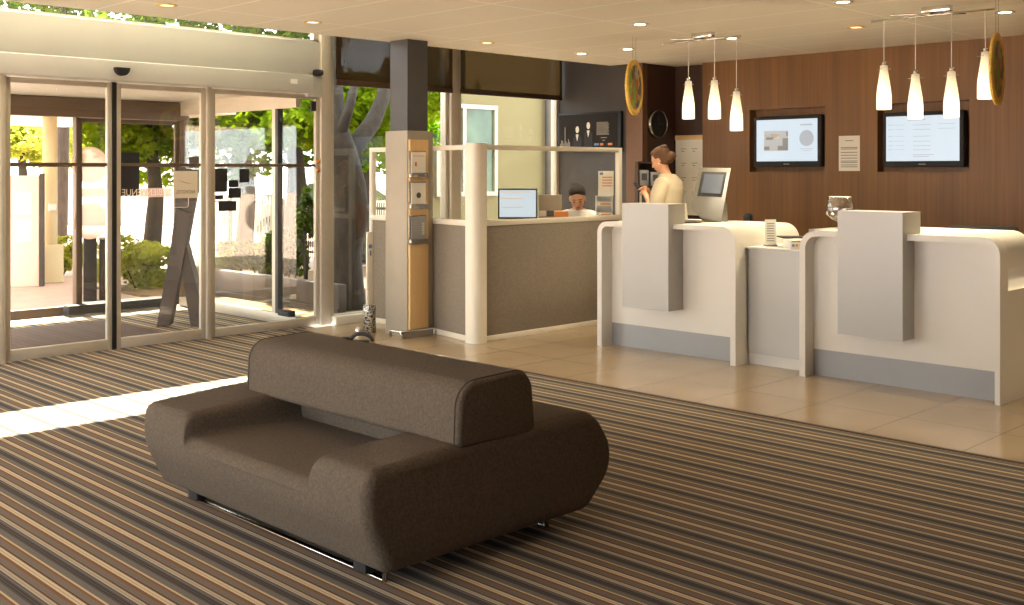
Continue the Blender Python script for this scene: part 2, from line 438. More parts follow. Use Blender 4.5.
# ------------------------------------------------------------------ room shell
ZC, YE, YW, XG, XW, YV = 2.81, 8.267, 9.12, 9.85, 10.35, 4.0   # ceiling, ceiling edge, window plane, grey wall, wood wall, (void top)
XL, YB = -2.2, -3.2
ZV = 4.22
b = MB(); b.box(XL, 5.97, YB, 11.6, -.1, 0)
o = struct(b.build('floor', M['carpet'])); tag(o, 'striped brown grey and cream carpet of the lobby and the porch', 'carpet')
b = MB(); b.box(5.97, 10.7, YB, 9.02, -.1, 0); b.box(5.97, 6.2, 9.02, 11.6, -.1, 0, mi=1)
o = struct(b.build('floor', [M['tile'], M['carpet']])); tag(o, 'beige glossy tile floor around the reception counters', 'floor')
b = MB(); b.box(5.955, 5.985, YB, 9.05, 0, .004)
o = struct(b.build('trim_1', M['sofaseam'])); tag(o, 'dark strip between the carpet and the tiles', 'floor trim')
b = MB(); b.box(XL, 10.7, YB, YE, ZC, ZC + .1)
o = struct(b.build('ceiling', M['ceiling'])); tag(o, 'cream panelled ceiling with downlights', 'ceiling')
b = MB(); b.box(XL, 10.7, YE - .06, YE, ZC + .1, ZV); b.box(XL, 10.7, YE, YW + .2, ZV, ZV + .1)
o = struct(b.build('ceiling', M['wallcream'])); tag(o, 'raised ceiling slot above the windows', 'ceiling')
# right wood wall with two screen recesses
R1 = (6.33 * .9065, 7.345 * .9065); R2 = (4.662 * .9065, 5.686 * .9065)
ZR = (1.552, 2.24)
def recess(px0, px1):
    return atX(px1, XW)[1], atX(px0, XW)[1]
R1 = recess(749.6, 825); R2 = recess(877.5, 969.5)
b = MB(); D = .13
ys = [YB, R2[0], R2[1], R1[0], R1[1], 7.30]
b.box(XW, XW + .02, ys[0], ys[5], 0, ZR[0]); b.box(XW, XW + .02, ys[0], ys[5], ZR[1], ZC)
for a, c in ((0, 1), (2, 3), (4, 5)): b.box(XW, XW + .02, ys[a], ys[c], ZR[0], ZR[1])
b.box(XW + D, XW + D + .02, YB, 7.30, ZR[0] - .1, ZR[1] + .1)
for r in (R1, R2):
    b.box(XW + .02, XW + D, r[0], r[1], ZR[0] - .02, ZR[0]); b.box(XW + .02, XW + D, r[0], r[1], ZR[1], ZR[1] + .02)
    b.box(XW + .02, XW + D, r[0] - .02, r[0], ZR[0], ZR[1]); b.box(XW + .02, XW + D, r[1], r[1] + .02, ZR[0], ZR[1])
b.box(XW + .02, 10.62, 7.28, 7.30, 0, ZC)
o = struct(b.build('wall_right', M['woodwall'])); tag(o, 'brown wood veneer wall behind reception with two screen recesses', 'wall')
b = MB(); b.box(10.5, 10.6, 7.30, 7.9, 0, ZC); b.box(XG, 10.6, 7.80, 7.9, 0, ZC)
o = struct(b.build('wall_back', M['darkwood'])); tag(o, 'dark brown wall of the niche with the round clock', 'wall')
b = MB(); b.box(XG, XG + .1, 7.9, 9.2, 0, ZV); b.box(XG - .004, XG, 7.78, 8.02, 0, ZC, mi=1); b.box(XG, XG + .1, 7.79, 7.9, 0, ZC, mi=1)
o = struct(b.build('wall_office', [M['greywall'], M['brownpaint']])); tag(o, 'dark grey office wall with brown edge', 'wall')
# left wall: unseen windows set to light the sofa front; near wall: solid
def window_wall(name, fixed, a0, a1, axis, zs=.25, zt=2.6, n=4):
    bb = MB(); T = .15
    def bx(u0, u1, z0, z1):
        if axis == 'x': bb.box(fixed - T, fixed, u0, u1, z0, z1)
        else: bb.box(u0, u1, fixed - T, fixed, z0, z1)
    bx(a0, a1, 0, zs); bx(a0, a1, zt, ZC + .1)
    step = (a1 - a0) / n
    for k in range(n + 1):
        c = a0 + k * step; bx(max(a0, c - .12), min(a1, c + .12), zs, zt)
    o = struct(bb.build(name, M['wallcream'])); return o
window_wall('wall_left', XL, 1.6, YW, 'x', zs=.06, zt=2.72, n=3)
b = MB(); b.box(XL - .15, XL, YB, 1.6, 0, ZC + .1); struct(b.build('wall_left', M['woodwall']))
b = MB(); b.box(XL, 10.6, YB - .15, YB, 0, ZC + .1); struct(b.build('wall_near', M['woodwall']))
b = MB(); b.box(XL - .15, 2.0, YW, YW + .15, 0, ZV)
struct(b.build('wall_front', M['wallcream']))
# ------------------------------------------------------------------ doors wall : header and glass strip
XP0, XP1 = 6.30, 6.42
b = MB()
b.box(2.0, XP0, YW - .03, YW + .08, 2.515, 2.86, .006)
b.box(2.0, 6.13, YW - .16, YW - .031, 2.335, 2.51, .01)
b.box(6.13, XP0, YW - .06, YW + .05, 2.30, 2.51, .004)
b.box(2.0, 6.13, YW - .031, YW + .08, 2.335, 2.51)
o = struct(b.build('trim_2', M['header'])); tag(o, 'long pale header above the sliding entrance doors', 'door header')
b = MB(); b.box(XP0, XP1, YW - .05, YW + .07, 0, ZV, .006)
o = struct(b.build('trim_3', M['alu'])); tag(o, 'tall aluminium post right of the entrance doors', 'post')
w = struct(thing('window_1', 'narrow glass strip above the entrance door header', 'window', (4.2, YW, 2.86)))
bb = MB()
for x in (2.05, 6.27): bb.box(x - .03, x + .03, YW, YW + .06, 2.86, ZV)
bb.box(2.0, XP0, YW, YW + .06, 2.86, 2.88); bb.build('window_frame', M['alu'], w)
bb = MB(); bb.box(2.0, XP0, YW + .025, YW + .035, 2.88, ZV); bb.build('pane', M['glass'], w)
# outside roof edge just above the strip
# --------------------------------------------------------- entrance doors
def leaf(name, label, x0, x1, y, zt=2.325, mid=1.615, inner=M['alu'], kind='door', base=.10, decals=None):
    t = thing(name, label, 'door', ((x0 + x1) / 2, y, 0))
    struct(t)
    bb = MB(); st = .045
    bb.box(x0, x0 + st, y - .02, y + .02, .01, zt, .004); bb.box(x1 - st, x1, y - .02, y + .02, .01, zt, .004)
    bb.box(x0 + st, x1 - st, y - .02, y + .02, .01, base, .004); bb.box(x0 + st, x1 - st, y - .02, y + .02, zt - .045, zt, .004)
    bb.build('door_frame', inner, t)
    bb = MB(); bb.box(x0 + st, x1 - st, y - .004, y + .004, base, zt - .045); bb.build('pane', M['doorglass'], t)
    bb = MB(); bb.box(x0 + st, x1 - st, y - .016, y + .016, mid - .014, mid + .014, .003); bb.build('mid_rail', M['brownframe'], t)
    return t
d1 = leaf('door_1', 'left leaf of the sliding glass entrance door', 3.25, 4.145, YW)
d2 = leaf('door_2', 'right leaf of the sliding glass entrance door with logo card', 4.18, 5.035, YW)
d3 = leaf('door_3', 'fixed glass panel right of the sliding doors with black squares', 5.09, XP0, YW, base=.09)
d4 = leaf('door_4', 'fixed glass panel at the far left of the entrance', 2.05, 3.2, YW)
bb = MB(); bb.box(4.145, 4.18, YW - .03, YW + .03, .01, 2.33); bb.build('door_seal', M['black'], d1)
bb = MB(); bb.box(5.035, 5.085, YW - .05, YW + .03, 0, 2.335, .005); bb.build('door_post', M['alu'], d3)
bb = MB(); bb.box(3.2, 3.25, YW - .05, YW + .03, 0, 2.335, .005); bb.build('door_post', M['alu'], d4)
bb = MB(); bb.box(XP0 - .115, XP0 - .06, YW - .05, YW - .021, 2.16, 2.26, .004); bb.build('closer_block', M['blackmat'], d3)
for zz in (1.655, 1.565):
    bb = MB(); bb.lathe([(0, 0), (.018, 0), (.022, .01), (.018, .022), (0, .026)], (XP0 - .022, YW - .02, zz), 16, Matrix.Rotation(PI / 2, 4, 'X')); bb.build('knob', M['brass'], d3)
def xon(px, Y=YW): return atY(px, Y)[1]
def zon(px, py, Y=YW): return zat(py, atY(px, Y)[0])
def decal(t, name, m, px0, px1, py0, py1, Y, dy=-.006, pxz=None):
    x0, x1 = xon(px0, Y), xon(px1, Y); pm = (px0 + px1) / 2
    z1, z0 = zon(pm, py0, Y), zon(pm, py1, Y)
    bb = MB(); bb.box(x0, x1, Y + dy - .001, Y + dy, z0, z1)
    return bb.build(name, m, t), (x0, x1, z0, z1)
# leaf 2 graphics
_, R = decal(d2, 'black_film', M['blackmat'], 119.7, 139, 152.5, 196, YW)
_, RB = decal(d2, 'lettering_band', M['disc'], 139.2, 172, 188, 197, YW)
tx0, tx1 = xon(120.5), xon(163); tz = zon(141, 192.6)
root0 = Vector(d2['_o'])
me_l = text_mesh('lettering', 'BIENVENUE', .085, M['decal'], d2, frameM(Vector(((tx0 + tx1) / 2, YW - .009, tz)) - root0, (-1, 0, 0), (0, 0, 1)), sx=(tx1 - tx0) / .46)
card = thing('logo_card', 'beige square card with mirrored hotel lettering on the glass door', 'sign', (xon(184), YW - .02, zon(184, 198)))
_, RC = decal(card, 'card', M['decalcard'], 172.3, 196.5, 171, 198, YW, -.022)
cx, cz = (RC[0] + RC[1]) / 2, (RC[2] + RC[3]) / 2; r0 = Vector(card['_o'])
text_mesh('lettering', 'NOVOTEL', .045, M['ink'], card, frameM(Vector((cx - .005, YW - .026, RC[2] + .055)) - r0, (-1, 0, 0), (0, 0, 1)), sx=(RC[1] - RC[0]) * .78 / .20)
bb = MB(); pts = [(cx - .075 + .14 * k / 10, YW - .0255, cz + .04 - .03 * math.sin(k / 10 * PI * .55) - 0.0 * k) for k in range(11)]
bb.tube(pts, [.0005 + .002 * math.sin(PI * k / 10) for k in range(11)], 6); bb.build('swoosh', M['ink'], card)
def outline(t, name, px0, px1, py0, py1, Y, m, w_=.006):
    x0, x1 = xon(px0, Y), xon(px1, Y); pm = (px0 + px1) / 2; z1, z0 = zon(pm, py0, Y), zon(pm, py1, Y)
    pr = rounded([(x0, z0), (x1, z0), (x1, z1), (x0, z1)], .02, 4); pts = [(u, Y - .009, v) for u, v in pr]
    bb = MB(); bb.tube(pts + [pts[0]], w_ / 2, 6); return bb.build(name, m, t)
outline(d2, 'outline_frame', 166, 188, 185, 207.5, YW, M['decal'])
# side panel black squares
for (a, c, e, f) in ((212.5, 227, 168.5, 192), (239, 249, 169, 182.5), (228, 238, 180, 187), (228, 240.5, 188, 198), (215, 223, 195, 199.5), (218, 236, 201, 211)):
    decal(d3, 'black_square', M['blackmat'], a, c, e, f, YW)
# sensor dome on header, sticker, small speaker
t = thing('motion_sensor', 'dark half dome motion sensor on the door header', 'sensor', (xon(121, YW - .16), YW - .16, 2.47))
bb = MB(); xs = xon(121, YW - .17)
bb.prism([(xs + .062 * math.cos(PI + PI * k / 14), 2.445 + .07 * math.sin(PI + PI * k / 14)) for k in range(15)], 'y', YW - .22, YW - .161); bb.build('sensor_body', M['blackmat'], t)
bb = MB(); bb.prism([(xs + .045 * math.cos(PI + PI * k / 14), 2.435 + .05 * math.sin(PI + PI * k / 14)) for k in range(15)], 'y', YW - .225, YW - .221); bb.build('lens', M['black'], t)
bb = MB(); xx = xon(284); bb.box(xx - .03, xx + .05, YW - .164, YW - .161, 2.41, 2.455); tag(bb.build('maker_plate', M['white'], None, (xx, YW - .16, 2.41)), 'small white plate at the right end of the door header', 'plate')
bb = MB(); bb.box(6.20, 6.29, YW - .12, YW - .032, 2.515, 2.575, .02); tag(bb.build('corner_sensor', M['blackmat'], None, (6.25, YW - .1, 2.56)), 'small dark box sensor in the corner above the header', 'sensor')

# ------------------------------------------------------------------ office windows + blinds
XM0, XM1 = 8.03, 8.17
def win(name, label, x0, x1, sill):
    t = struct(thing(name, label, 'window', ((x0 + x1) / 2, YW, 0)))
    bb = MB(); bb.box(x0, x0 + .05, YW - .03, YW + .06, 0, ZV, .004); bb.box(x1 - .05, x1, YW - .03, YW + .06, 0, ZV, .004)
    bb.box(x0 + .05, x1 - .05, YW - .03, YW + .06, 0, .09, .004); bb.build('window_frame', M['alu'], t)
    bb = MB(); bb.box(x0 + .05, x1 - .05, YW + .012, YW + .02, .09, ZV); bb.build('pane', M['glass'], t)
    return t
win('window_2', 'tall window between the entrance and the pillar showing a tree trunk', XP1, XM0, 0)
win('window_3', 'tall office window showing the pale building outside', XM1, XG, 0)
bb = MB(); bb.box(XM0, XM1, YW - .07, YW + .08, 0, ZV, .005); tag(struct(bb.build('trim_4', M['alu'])), 'aluminium mullion between the two office windows', 'mullion')
bb = MB(); bb.box(XP1 + .01, 6.86, YW - .12, YW - .032, 0, .085, .006); tag(struct(bb.build('baseboard_window', M['cream'])), 'low cream sill box under the tree window', 'sill')
for i, (x0, x1, lb) in enumerate(((XP1 + .02, XM0 - .012, 'brown roller blind half lowered over the tree window left of the mullion'), (XM1 - .03, XG - .03, 'brown roller blind over the office window right of the mullion'))):
    t = thing('roller_blind', lb, 'blind', ((x0 + x1) / 2, YW - .10, 2.43), group='roller blinds')
    bb = MB(); bb.box(x0, x1, YW - .105, YW - .1015, 2.49, ZV - .02); bb.build('blind_cloth', M['blindcloth'], t)
    bb = MB(); bb.box(x0, x1, YW - .115, YW - .092, 2.43, 2.49, .006); bb.build('bottom_bar', M['darkwood'], t)

# ------------------------------------------------------------------ vestibule
YO = 11.68; XS = 6.13
bb = MB(); bb.box(1.9, XS + .1, YW + .09, 12.75, 2.36, 2.6); o = struct(bb.build('ceiling', M['header'])); tag(o, 'pale ceiling of the glass porch', 'ceiling')  # overhang past the outer doors added to limit sun on the floor
dw = leaf('door_5', 'outer fixed pane of the porch with round white stickers', 4.93, XS - .02, YO, zt=2.14, mid=1.62, inner=M['brownframe'], base=.12)
do = leaf('door_6', 'outer porch door pane at the left', 2.6, 3.35, YO, zt=2.14, mid=1.62, inner=M['brownframe'], base=.12)
bb = MB(); bb.box(1.9, XS + .08, YO - .08, YO + .08, 2.145, 2.355, .006); bb.box(1.9, 4.9, YO - .04, YO + .04, 0, .10, .004)
bb.box(4.895, 4.93, YO - .05, YO + .05, 0, 2.145, .004); bb.box(XS - .02, XS + .08, YO - .05, YO + .05, 0, 2.145, .004)
bb.box(1.9, 2.0, YO - .05, YO + .05, 0, 2.145)
# open doorway transom
bb.box(3.35, 4.86, YO - .02, YO + .02, 1.605, 1.635)
o = struct(bb.build('trim_5', M['brownframe'])); tag(o, 'bronze frame and beam of the outer porch opening', 'frame')
for cy, nm in ((165, 'upper'), (221, 'lower')):
    bb = MB(); xx = xon(90, YO); zz = zon(90, cy, YO)
    bb.lathe([(0, 0), (.2, 0), (.2, .002), (0, .002)], (xx, YO - .008, zz), 40, Matrix.Rotation(PI / 2, 4, 'X'), smooth=False); bb.build('round_sticker', M['disc'], dw)
decal(dw, 'film_band', M['disc'], 77, 107, 188, 197, YO)
# side glazing wall of porch
t = struct(thing('window_4', 'glazed side wall of the entrance porch', 'window', (XS, 10.4, 0)))
bb = MB(); bb.box(XS - .04, XS + .04, YW + .1, YO - .06, .0, .10, .004); bb.box(XS - .03, XS + .03, YW + .1, YO - .06, 2.2, 2.36)
bb.box(XS - .03, XS + .03, 9.60, 9.66, .10, 2.2); bb.build('window_frame', M['alu'], t)
bb = MB(); bb.box(XS - .031, XS + .031, 9.55, 9.60, .10, 2.2); bb.build('dark_seal', M['black'], t)
bb = MB(); bb.box(XS - .015, XS + .015, YW + .14, YO - .06, 1.603, 1.628); bb.build('mid_rail', M['brownframe'], t)
bb = MB(); bb.box(XS - .004, XS + .004, YW + .14, YO - .06, .1, 2.2); bb.build('pane', M['doorglass'], t)
bb = MB(); bb.box(XS - .12, XS - .04, YW + .09, YW + .3, .10, .16, .01); bb.build('floor_stop', M['blackmat'], t)
bb = MB(); bb.box(2.6, 4.95, YW + .25, 11.0, .0, .012, .003); tag(bb.build('entrance_mat', M['mat'], None, (3.8, 10, 0)), 'dark brown doormat inside the glass porch', 'mat')
# dark bench/ledge against outer pane
bb = MB(); bb.box(4.75, 5.95, YO - .2, YO - .06, 0, .12, .006); tag(bb.build('floor_channel', M['blackmat'], None, (5.3, YO - .2, 0)), 'low black channel along the outer pane of the porch', 'channel')
# sculpture
sx, sy = ground(175, 327)
t = thing('plank_sculpture', 'dark angular walking figure made of planks inside the porch', 'sculpture', (sx, sy, 0))
RT = Vector((SA, -CA, 0)); FW = Vector((CA, SA, 0))
def P(px, py, dd=0., base=(175, 327)):
    d0 = F * CH / (base[1] - HZ) + dd
    a, c = ray(px)
    # depth along forward stays d0
    tt = (px - 512) / F
    return FW * d0 + RT * (tt * d0) + Vector((0, 0, zat(py, d0)))
def plank(t, name, pp, d0, th, m):
    f = [P(x, y, d0) for x, y in pp]; g = [p + FW * th for p in f]; n = len(f)
    bb = MB(); v = [bb.bm.verts.new(p) for p in f + g]
    bb.bm.faces.new(v[:n]); bb.bm.faces.new(v[n:][::-1])
    for k in range(n): bb.bm.faces.new((v[k], v[(k + 1) % n], v[n + (k + 1) % n], v[n + k]))
    return bb.build(name, m, t)
M['sculpt'] = mat('dark stained timber', srgb(66, 52, 44), .6, noise_amt=.15, noise_scale=8)
plank(t, 'leg', [(156.5, 327), (169.5, 325), (183, 262), (191, 215), (176, 208), (172, 240)], .0, .12, M['sculpt'])
plank(t, 'leg', [(191, 327.5), (199, 327), (199, 296), (186, 244), (180, 262)], .02, .14, M['sculpt'])
plank(t, 'torso', [(175, 262), (168, 266), (175, 212), (178, 168), (200, 170), (191, 216), (183, 264)], .12, .12, M['sculpt'])
plank(t, 'head', [(189, 168), (189, 157), (199, 156), (201, 168)], .14, .10, M['sculpt'])

# ------------------------------------------------------------------ pillar with leaflet column
t = thing('pillar', 'square pillar, dark slate above and grey beige cladding below', 'pillar', (6.58, 8.07, 0))
struct(t)
bb = MB(); bb.box(6.50, 6.75, 7.95, 8.21, 1.9, ZC); bb.build('pillar_shaft', M['pillargrey'], t)
bb = MB(); bb.box(6.445, 6.76, 7.885, 8.215, 0, 1.94, .003); bb.build('cladding', M['cladding'], t)
t = thing('leaflet_column', 'pale maple panel with three leaflet holders on the pillar front', 'display panel', (6.56, 7.88, 0))
bb = MB(); bb.box(6.455, 6.68, 7.855, 7.884, .05, 1.855, .003); bb.build('board', M['maple'], t)
bb = MB()
bb.tube([(6.33, 7.99, .0), (6.33, 7.99, .065), (6.33, 7.84, .065), (6.33, 7.82, .0)], .012, 8)
bb.box(6.33, 6.73, 7.82, 7.86, .055, .075, .004); bb.box(6.71, 6.73, 7.82, 7.86, 0, .06)
bb.build('foot_rail', M['chrome'], t)
bb = MB(); bb.box(6.34, 6.72, 7.835, 7.864, 0, .05, .003); bb.build('base', M['cladding'], t)
for k, (y0, y1, m, ink) in enumerate(((151, 178, 'paper', 'inkorange'), (181.5, 209, 'paper', 'inkblue'), (215, 244, 'plinth', 'paper'))):
    Yp = 7.85; zt_, zb_ = zat(y0, 10.2), zat(y1, 10.2)
    x0, x1 = xon(409.5, Yp), xon(425.5, Yp)
    h = MB(); h.box(x0 - .006, x1 + .006, Yp - .034, Yp + .004, zb_, zb_ + .05, .003); h.box(x0 - .006, x1 + .006, Yp - .004, Yp + .004, zb_, zt_, .001)
    ho = h.build('leaflet_holder', M['steel'], t); ho['label'] = 'brushed steel leaflet holder'
    h = MB(); h.box(x0 + .01, x1 - .01, Yp - .018, Yp - .010, zb_ + .03, zt_ - .012); h.build('leaflet', M[m], ho)
    h = MB()
    if k == 0: h.box(x0 + .05, x0 + .075, Yp - .0192, Yp - .0182, zb_ + .11, zb_ + .15); h.box(x0 + .03, x1 - .03, Yp - .0192, Yp - .0182, zt_ - .05, zt_ - .045)
    if k == 1: h.lathe([(0, 0), (.028, 0), (.028, .001), (0, .001)], ((x0 + x1) / 2, Yp - .0182, zb_ + .13), 20, Matrix.Rotation(PI / 2, 4, 'X'), smooth=False)
    if k == 2:
        for j in range(7): h.box(x1 - .06 + .006 * (j % 2), x1 - .03, Yp - .0192, Yp - .0182, zb_ + .09 + j * .017, zb_ + .098 + j * .017)
    h.build('print', M[ink if k != 1 else 'pillargrey'], ho)

# slim stand beside the pillar (cylinder with pale column)
gx, gy = ground(369.5, 332)
t = thing('umbrella_stand', 'slim stand with patterned silver foot and pale column beside the pillar', 'stand', (gx, gy, 0))
q = NT('mosaic metal'); p = q.n('ShaderNodeBsdfPrincipled'); vo = q.n('ShaderNodeTexVoronoi'); vo.inputs['Scale'].default_value = 110
tc = q.n('ShaderNodeTexCoord'); q.l(tc.outputs['Object'], vo.inputs['Vector']); rp = q.n('ShaderNodeValToRGB'); rp.color_ramp.interpolation = 'CONSTANT'
rp.color_ramp.elements[0].color = srgb(60, 56, 52); rp.color_ramp.elements[1].position = .45; rp.color_ramp.elements[1].color = srgb(205, 200, 190)
sepc = q.n('ShaderNodeSeparateColor'); q.l(vo.outputs['Color'], sepc.inputs[0]); q.l(sepc.outputs[0], rp.inputs[0]); q.l(rp.outputs[0], p.inputs['Base Color']); p.inputs['Metallic'].default_value = .5; p.inputs['Roughness'].default_value = .3
q.l(p.outputs[0], q.out.inputs[0]); M['mosaic'] = q.m
bb = MB(); bb.lathe([(0, 0), (.062, 0), (.062, .25), (.055, .265), (0, .265)], (gx, gy, 0), 28); bb.build('foot', M['mosaic'], t)
bb = MB(); bb.box(gx - .035, gx + .035, gy - .012, gy + .012, .26, .97, .004, M=None); bb.build('column', M['cream'], t)
bb = MB(); bb.lathe([(0, 0), (.022, 0), (.022, .001), (0, .001)], (gx, gy - .0135, .83), 16, Matrix.Rotation(PI / 2, 4, 'X'), smooth=False); bb.box(gx - .005, gx + .012, gy - .0145, gy - .0135, .74, .79); bb.build('emblem', M['inkblue'], t)
bb = MB(); bb.lathe([(0, 0), (.03, 0), (.035, .03), (.02, .06), (0, .07)], (gx - .13, gy + .0, 0), 16); tag(bb.build('bollard_cap', M['chrome'], None, (gx - .13, gy, 0)), 'tiny chrome knob on the floor left of the slim stand', 'knob')

# ------------------------------------------------------------------ office booth
def seg_panel(t, p0, p1, z0, z1, th, m, name, bev=.003):
    p0, p1 = Vector(p0), Vector(p1); d = p1 - p0; L = d.length; a = math.atan2(d.y, d.x)
    T = Matrix.Translation((p0.x, p0.y, 0)) @ Matrix.Rotation(a, 4, 'Z')
    bb = MB(); bb.box(0, L, -th / 2, th / 2, z0, z1, bev, M=T); return bb.build(name, m, t)
A, B_, C_, D_ = (6.68, 7.19), (6.86, 8.28), (6.86, 8.98), (8.73, 7.19)
ZL0, ZL1, ZT0, ZT1 = 1.055, 1.105, 1.755, 1.80
def booth_panel(label, p0, p1, endpost):
    t = thing('glazed_partition', label, 'partition', (p0[0], p0[1], 0), group='glazed partitions of the office booth')
    seg_panel(t, p0, p1, .05, ZL0, .04, M['fabricpanel'], 'lower_panel')
    seg_panel(t, p0, p1, 0, .05, .05, M['cream'], 'base_rail')
    seg_panel(t, p0, p1, ZL0, ZL1, .055, M['cream'], 'ledge')
    seg_panel(t, p0, p1, ZT0, ZT1, .05, M['cream'], 'top_rail')
    seg_panel(t, p0, p1, ZL1, ZT0, .008, M['partglass'], 'pane')
    if endpost:
        d = (Vector(p1) - Vector(p0)).normalized()
        for s_, (q0) in (endpost):
            a = Vector(q0); seg_panel(t, a, a + d * s_, 0 if s_ > 0 else 0, ZT1, .052, M['cream'], 'post')
    return t
booth_panel('front glazed partition of the office with grey brown lower panel', A, D_, [(-.05, D_)])
booth_panel('left glazed partition between the corner column and the pillar', A, B_, None)
booth_panel('short glazed partition behind the pillar near the tree window', B_, C_, [(-.05, C_)])
bb = MB(); pr = rounded([(-.078, -.078), (.072, -.078), (.072, .072), (-.078, .072)], [.07, .02, .02, .02], 6)
bb.prism([(A[0] + u, A[1] + v) for u, v in pr], 'z', 0, ZT1 + .012)
o = bb.build('corner_column', M['cream'], None, (A[0], A[1], 0)); tag(o, 'rounded cream column at the corner of the office booth', 'column')

# desk inside the booth
t = thing('office_desk', 'pale desk behind the glazed partition of the booth', 'desk', (8.0, 7.55, 0))
bb = MB(); bb.prism([(7.1, 7.26), (8.95, 7.26), (8.95, 7.50), (8.34, 7.50), (8.34, 7.95), (7.1, 7.95)], 'z', .71, .74); bb.build('desktop', M['maple'], t)
for x in (7.13, 8.88):
    bb = MB(); bb.box(x, x + .04, 7.28, 7.5, 0, .71, .003); bb.build('leg', M['cladding'], t)
def at(px, py, d):
    a, c = ray(px); return Vector((a * d, c * d, zat(py, d)))
def panelbox(px0, px1, py0, py1, d, th, yaw=0.):
    """frontal box facing camera approx; returns transform & sizes"""
    c0 = at((px0 + px1) / 2, (py0 + py1) / 2, d)
    w_ = (px1 - px0) * d / F; h_ = (py1 - py0) * d / F
    return c0, w_, h_
# monitor in booth
c0, w_, h_ = panelbox(498, 537.5, 188.5, 219, 10.9, .03)
t = thing('computer_monitor', 'black framed computer monitor showing a white page inside the office booth', 'monitor', (c0.x, c0.y, .74), math.radians(-44.8), local=True)
zc = c0.z - .74
bb = MB(); bb.box(-w_ / 2, w_ / 2, 0, .04, zc - h_ / 2, zc + h_ / 2, .006); bb.build('monitor_body', M['blackmat'], t)
bb = MB(); bb.box(-w_ / 2 + .016, w_ / 2 - .016, -.003, .0, zc - h_ / 2 + .02, zc + h_ / 2 - .016); sc = bb.build('screen', M['screen'], t)
bb = MB()
for k, (wd, zz) in enumerate(((.3, .115), (.22, .05), (.22, -.04), )): bb.box(-w_ / 2 + .03, -w_ / 2 + .03 + wd, -.005, -.0032, zc + zz, zc + zz + .008)
bb.build('page_lines', M['scr_org'], sc)
bb = MB(); bb.box(-.03, .03, .04, .07, 0.02, zc, .003); bb.box(-.12, .12, -.06, .12, 0, .02, .004); bb.build('stand', M['blackmat'], t)
# leaflet rack
c0, w_, h_ = panelbox(538.5, 562, 200.5, 219, 11.2, .03)
t = thing('leaflet_rack', 'low grey rack of colour leaflets beside the booth monitor', 'rack', (c0.x, c0.y, .74), math.radians(-44.8), local=True)
zc = c0.z - .74 + .03; h_ += .1
bb = MB(); bb.box(-w_ / 2, w_ / 2, 0, .1, 0, zc + h_ / 2 - .02, .004); bb.build('rack_body', M['cladding'], t)
for k in range(3):
    for j in range(3):
        bb = MB(); x = -w_ / 2 + .008 + j * w_ / 3; z = .20 + k * .075
        bb.box(x, x + w_ / 3 - .012, -.012, -.001, z, z + .06, .001); bb.build('leaflet', M[('fabricpanel', 'paper', 'pillargrey', 'inkorange', 'leaflet')[(k * 2 + j) % 3 if (k, j) != (1, 1) else 3]], t)
c0, w_, h_ = panelbox(555.5, 567.5, 211, 220, 10.95, .03)
bb = MB(); bb.box(-.07, .07, -.05, .12, 0, c0.z - .74 + .045, .01); o = bb.build('letter_tray', M['inkorange'], None, None); o.location = (c0.x, c0.y, .74); o.rotation_euler = (0, 0, math.radians(-44.8))
tag(o, 'orange letter tray in front of the seated clerk', 'tray')
# leaflet stand at right end
c0, w_, h_ = panelbox(597, 612, 196, 222, 11.25, .03)
t = thing('paper_shelf', 'white stacking shelf of printed papers at the right end of the booth', 'shelf', (c0.x, c0.y, .74), math.radians(-44.8), local=True)
zc = zat(196, 11.25) - .74
bb = MB(); bb.box(-.085, -.08, 0, .12, 0, zc); bb.box(.08, .085, 0, .12, 0, zc); bb.box(-.085, .085, .115, .12, 0, zc)
for k in range(6): bb.box(-.08, .08, 0, .115, zc * k / 5 - (.005 if k else 0), zc * k / 5 + (0 if k else .005))
bb.build('rack_body', M['white'], t)
for k in range(5):
    bb = MB(); bb.box(-.075, .075, -.003, .11, zc * k / 5 + .006, zc * k / 5 + .055); pp_ = bb.build('paper_stack', M['paper'], t)
    bb = MB(); bb.box(-.045 + .01 * (k % 2), .068, -.005, -.0032, zc * k / 5 + .02, zc * k / 5 + .038); bb.build('print', M['inkorange'], pp_)
t = thing('notice_board', 'white notice sheet standing on top of the paper shelf', 'notice', (c0.x, c0.y, .74 + zc), math.radians(-44.8), local=True)
bb = MB(); bb.box(-.06, .10, .05, .056, 0, .26); nb = bb.build('sheet', M['paper'], t)
bb = MB(); bb.box(-.045, -.01, .048, .0495, .22, .245); bb.build('emblem', M['inkblue'], nb)
bb = MB()
for z in (.19, .16, .13, .10): bb.box(-.02, .085, .048, .0495, z, z + .010)
bb.build('print', M['inkorange'], nb)
bb = MB(); bb.box(-.06, .1, .0562, .075, 0, .06); bb.build('easel', M['white'], t)

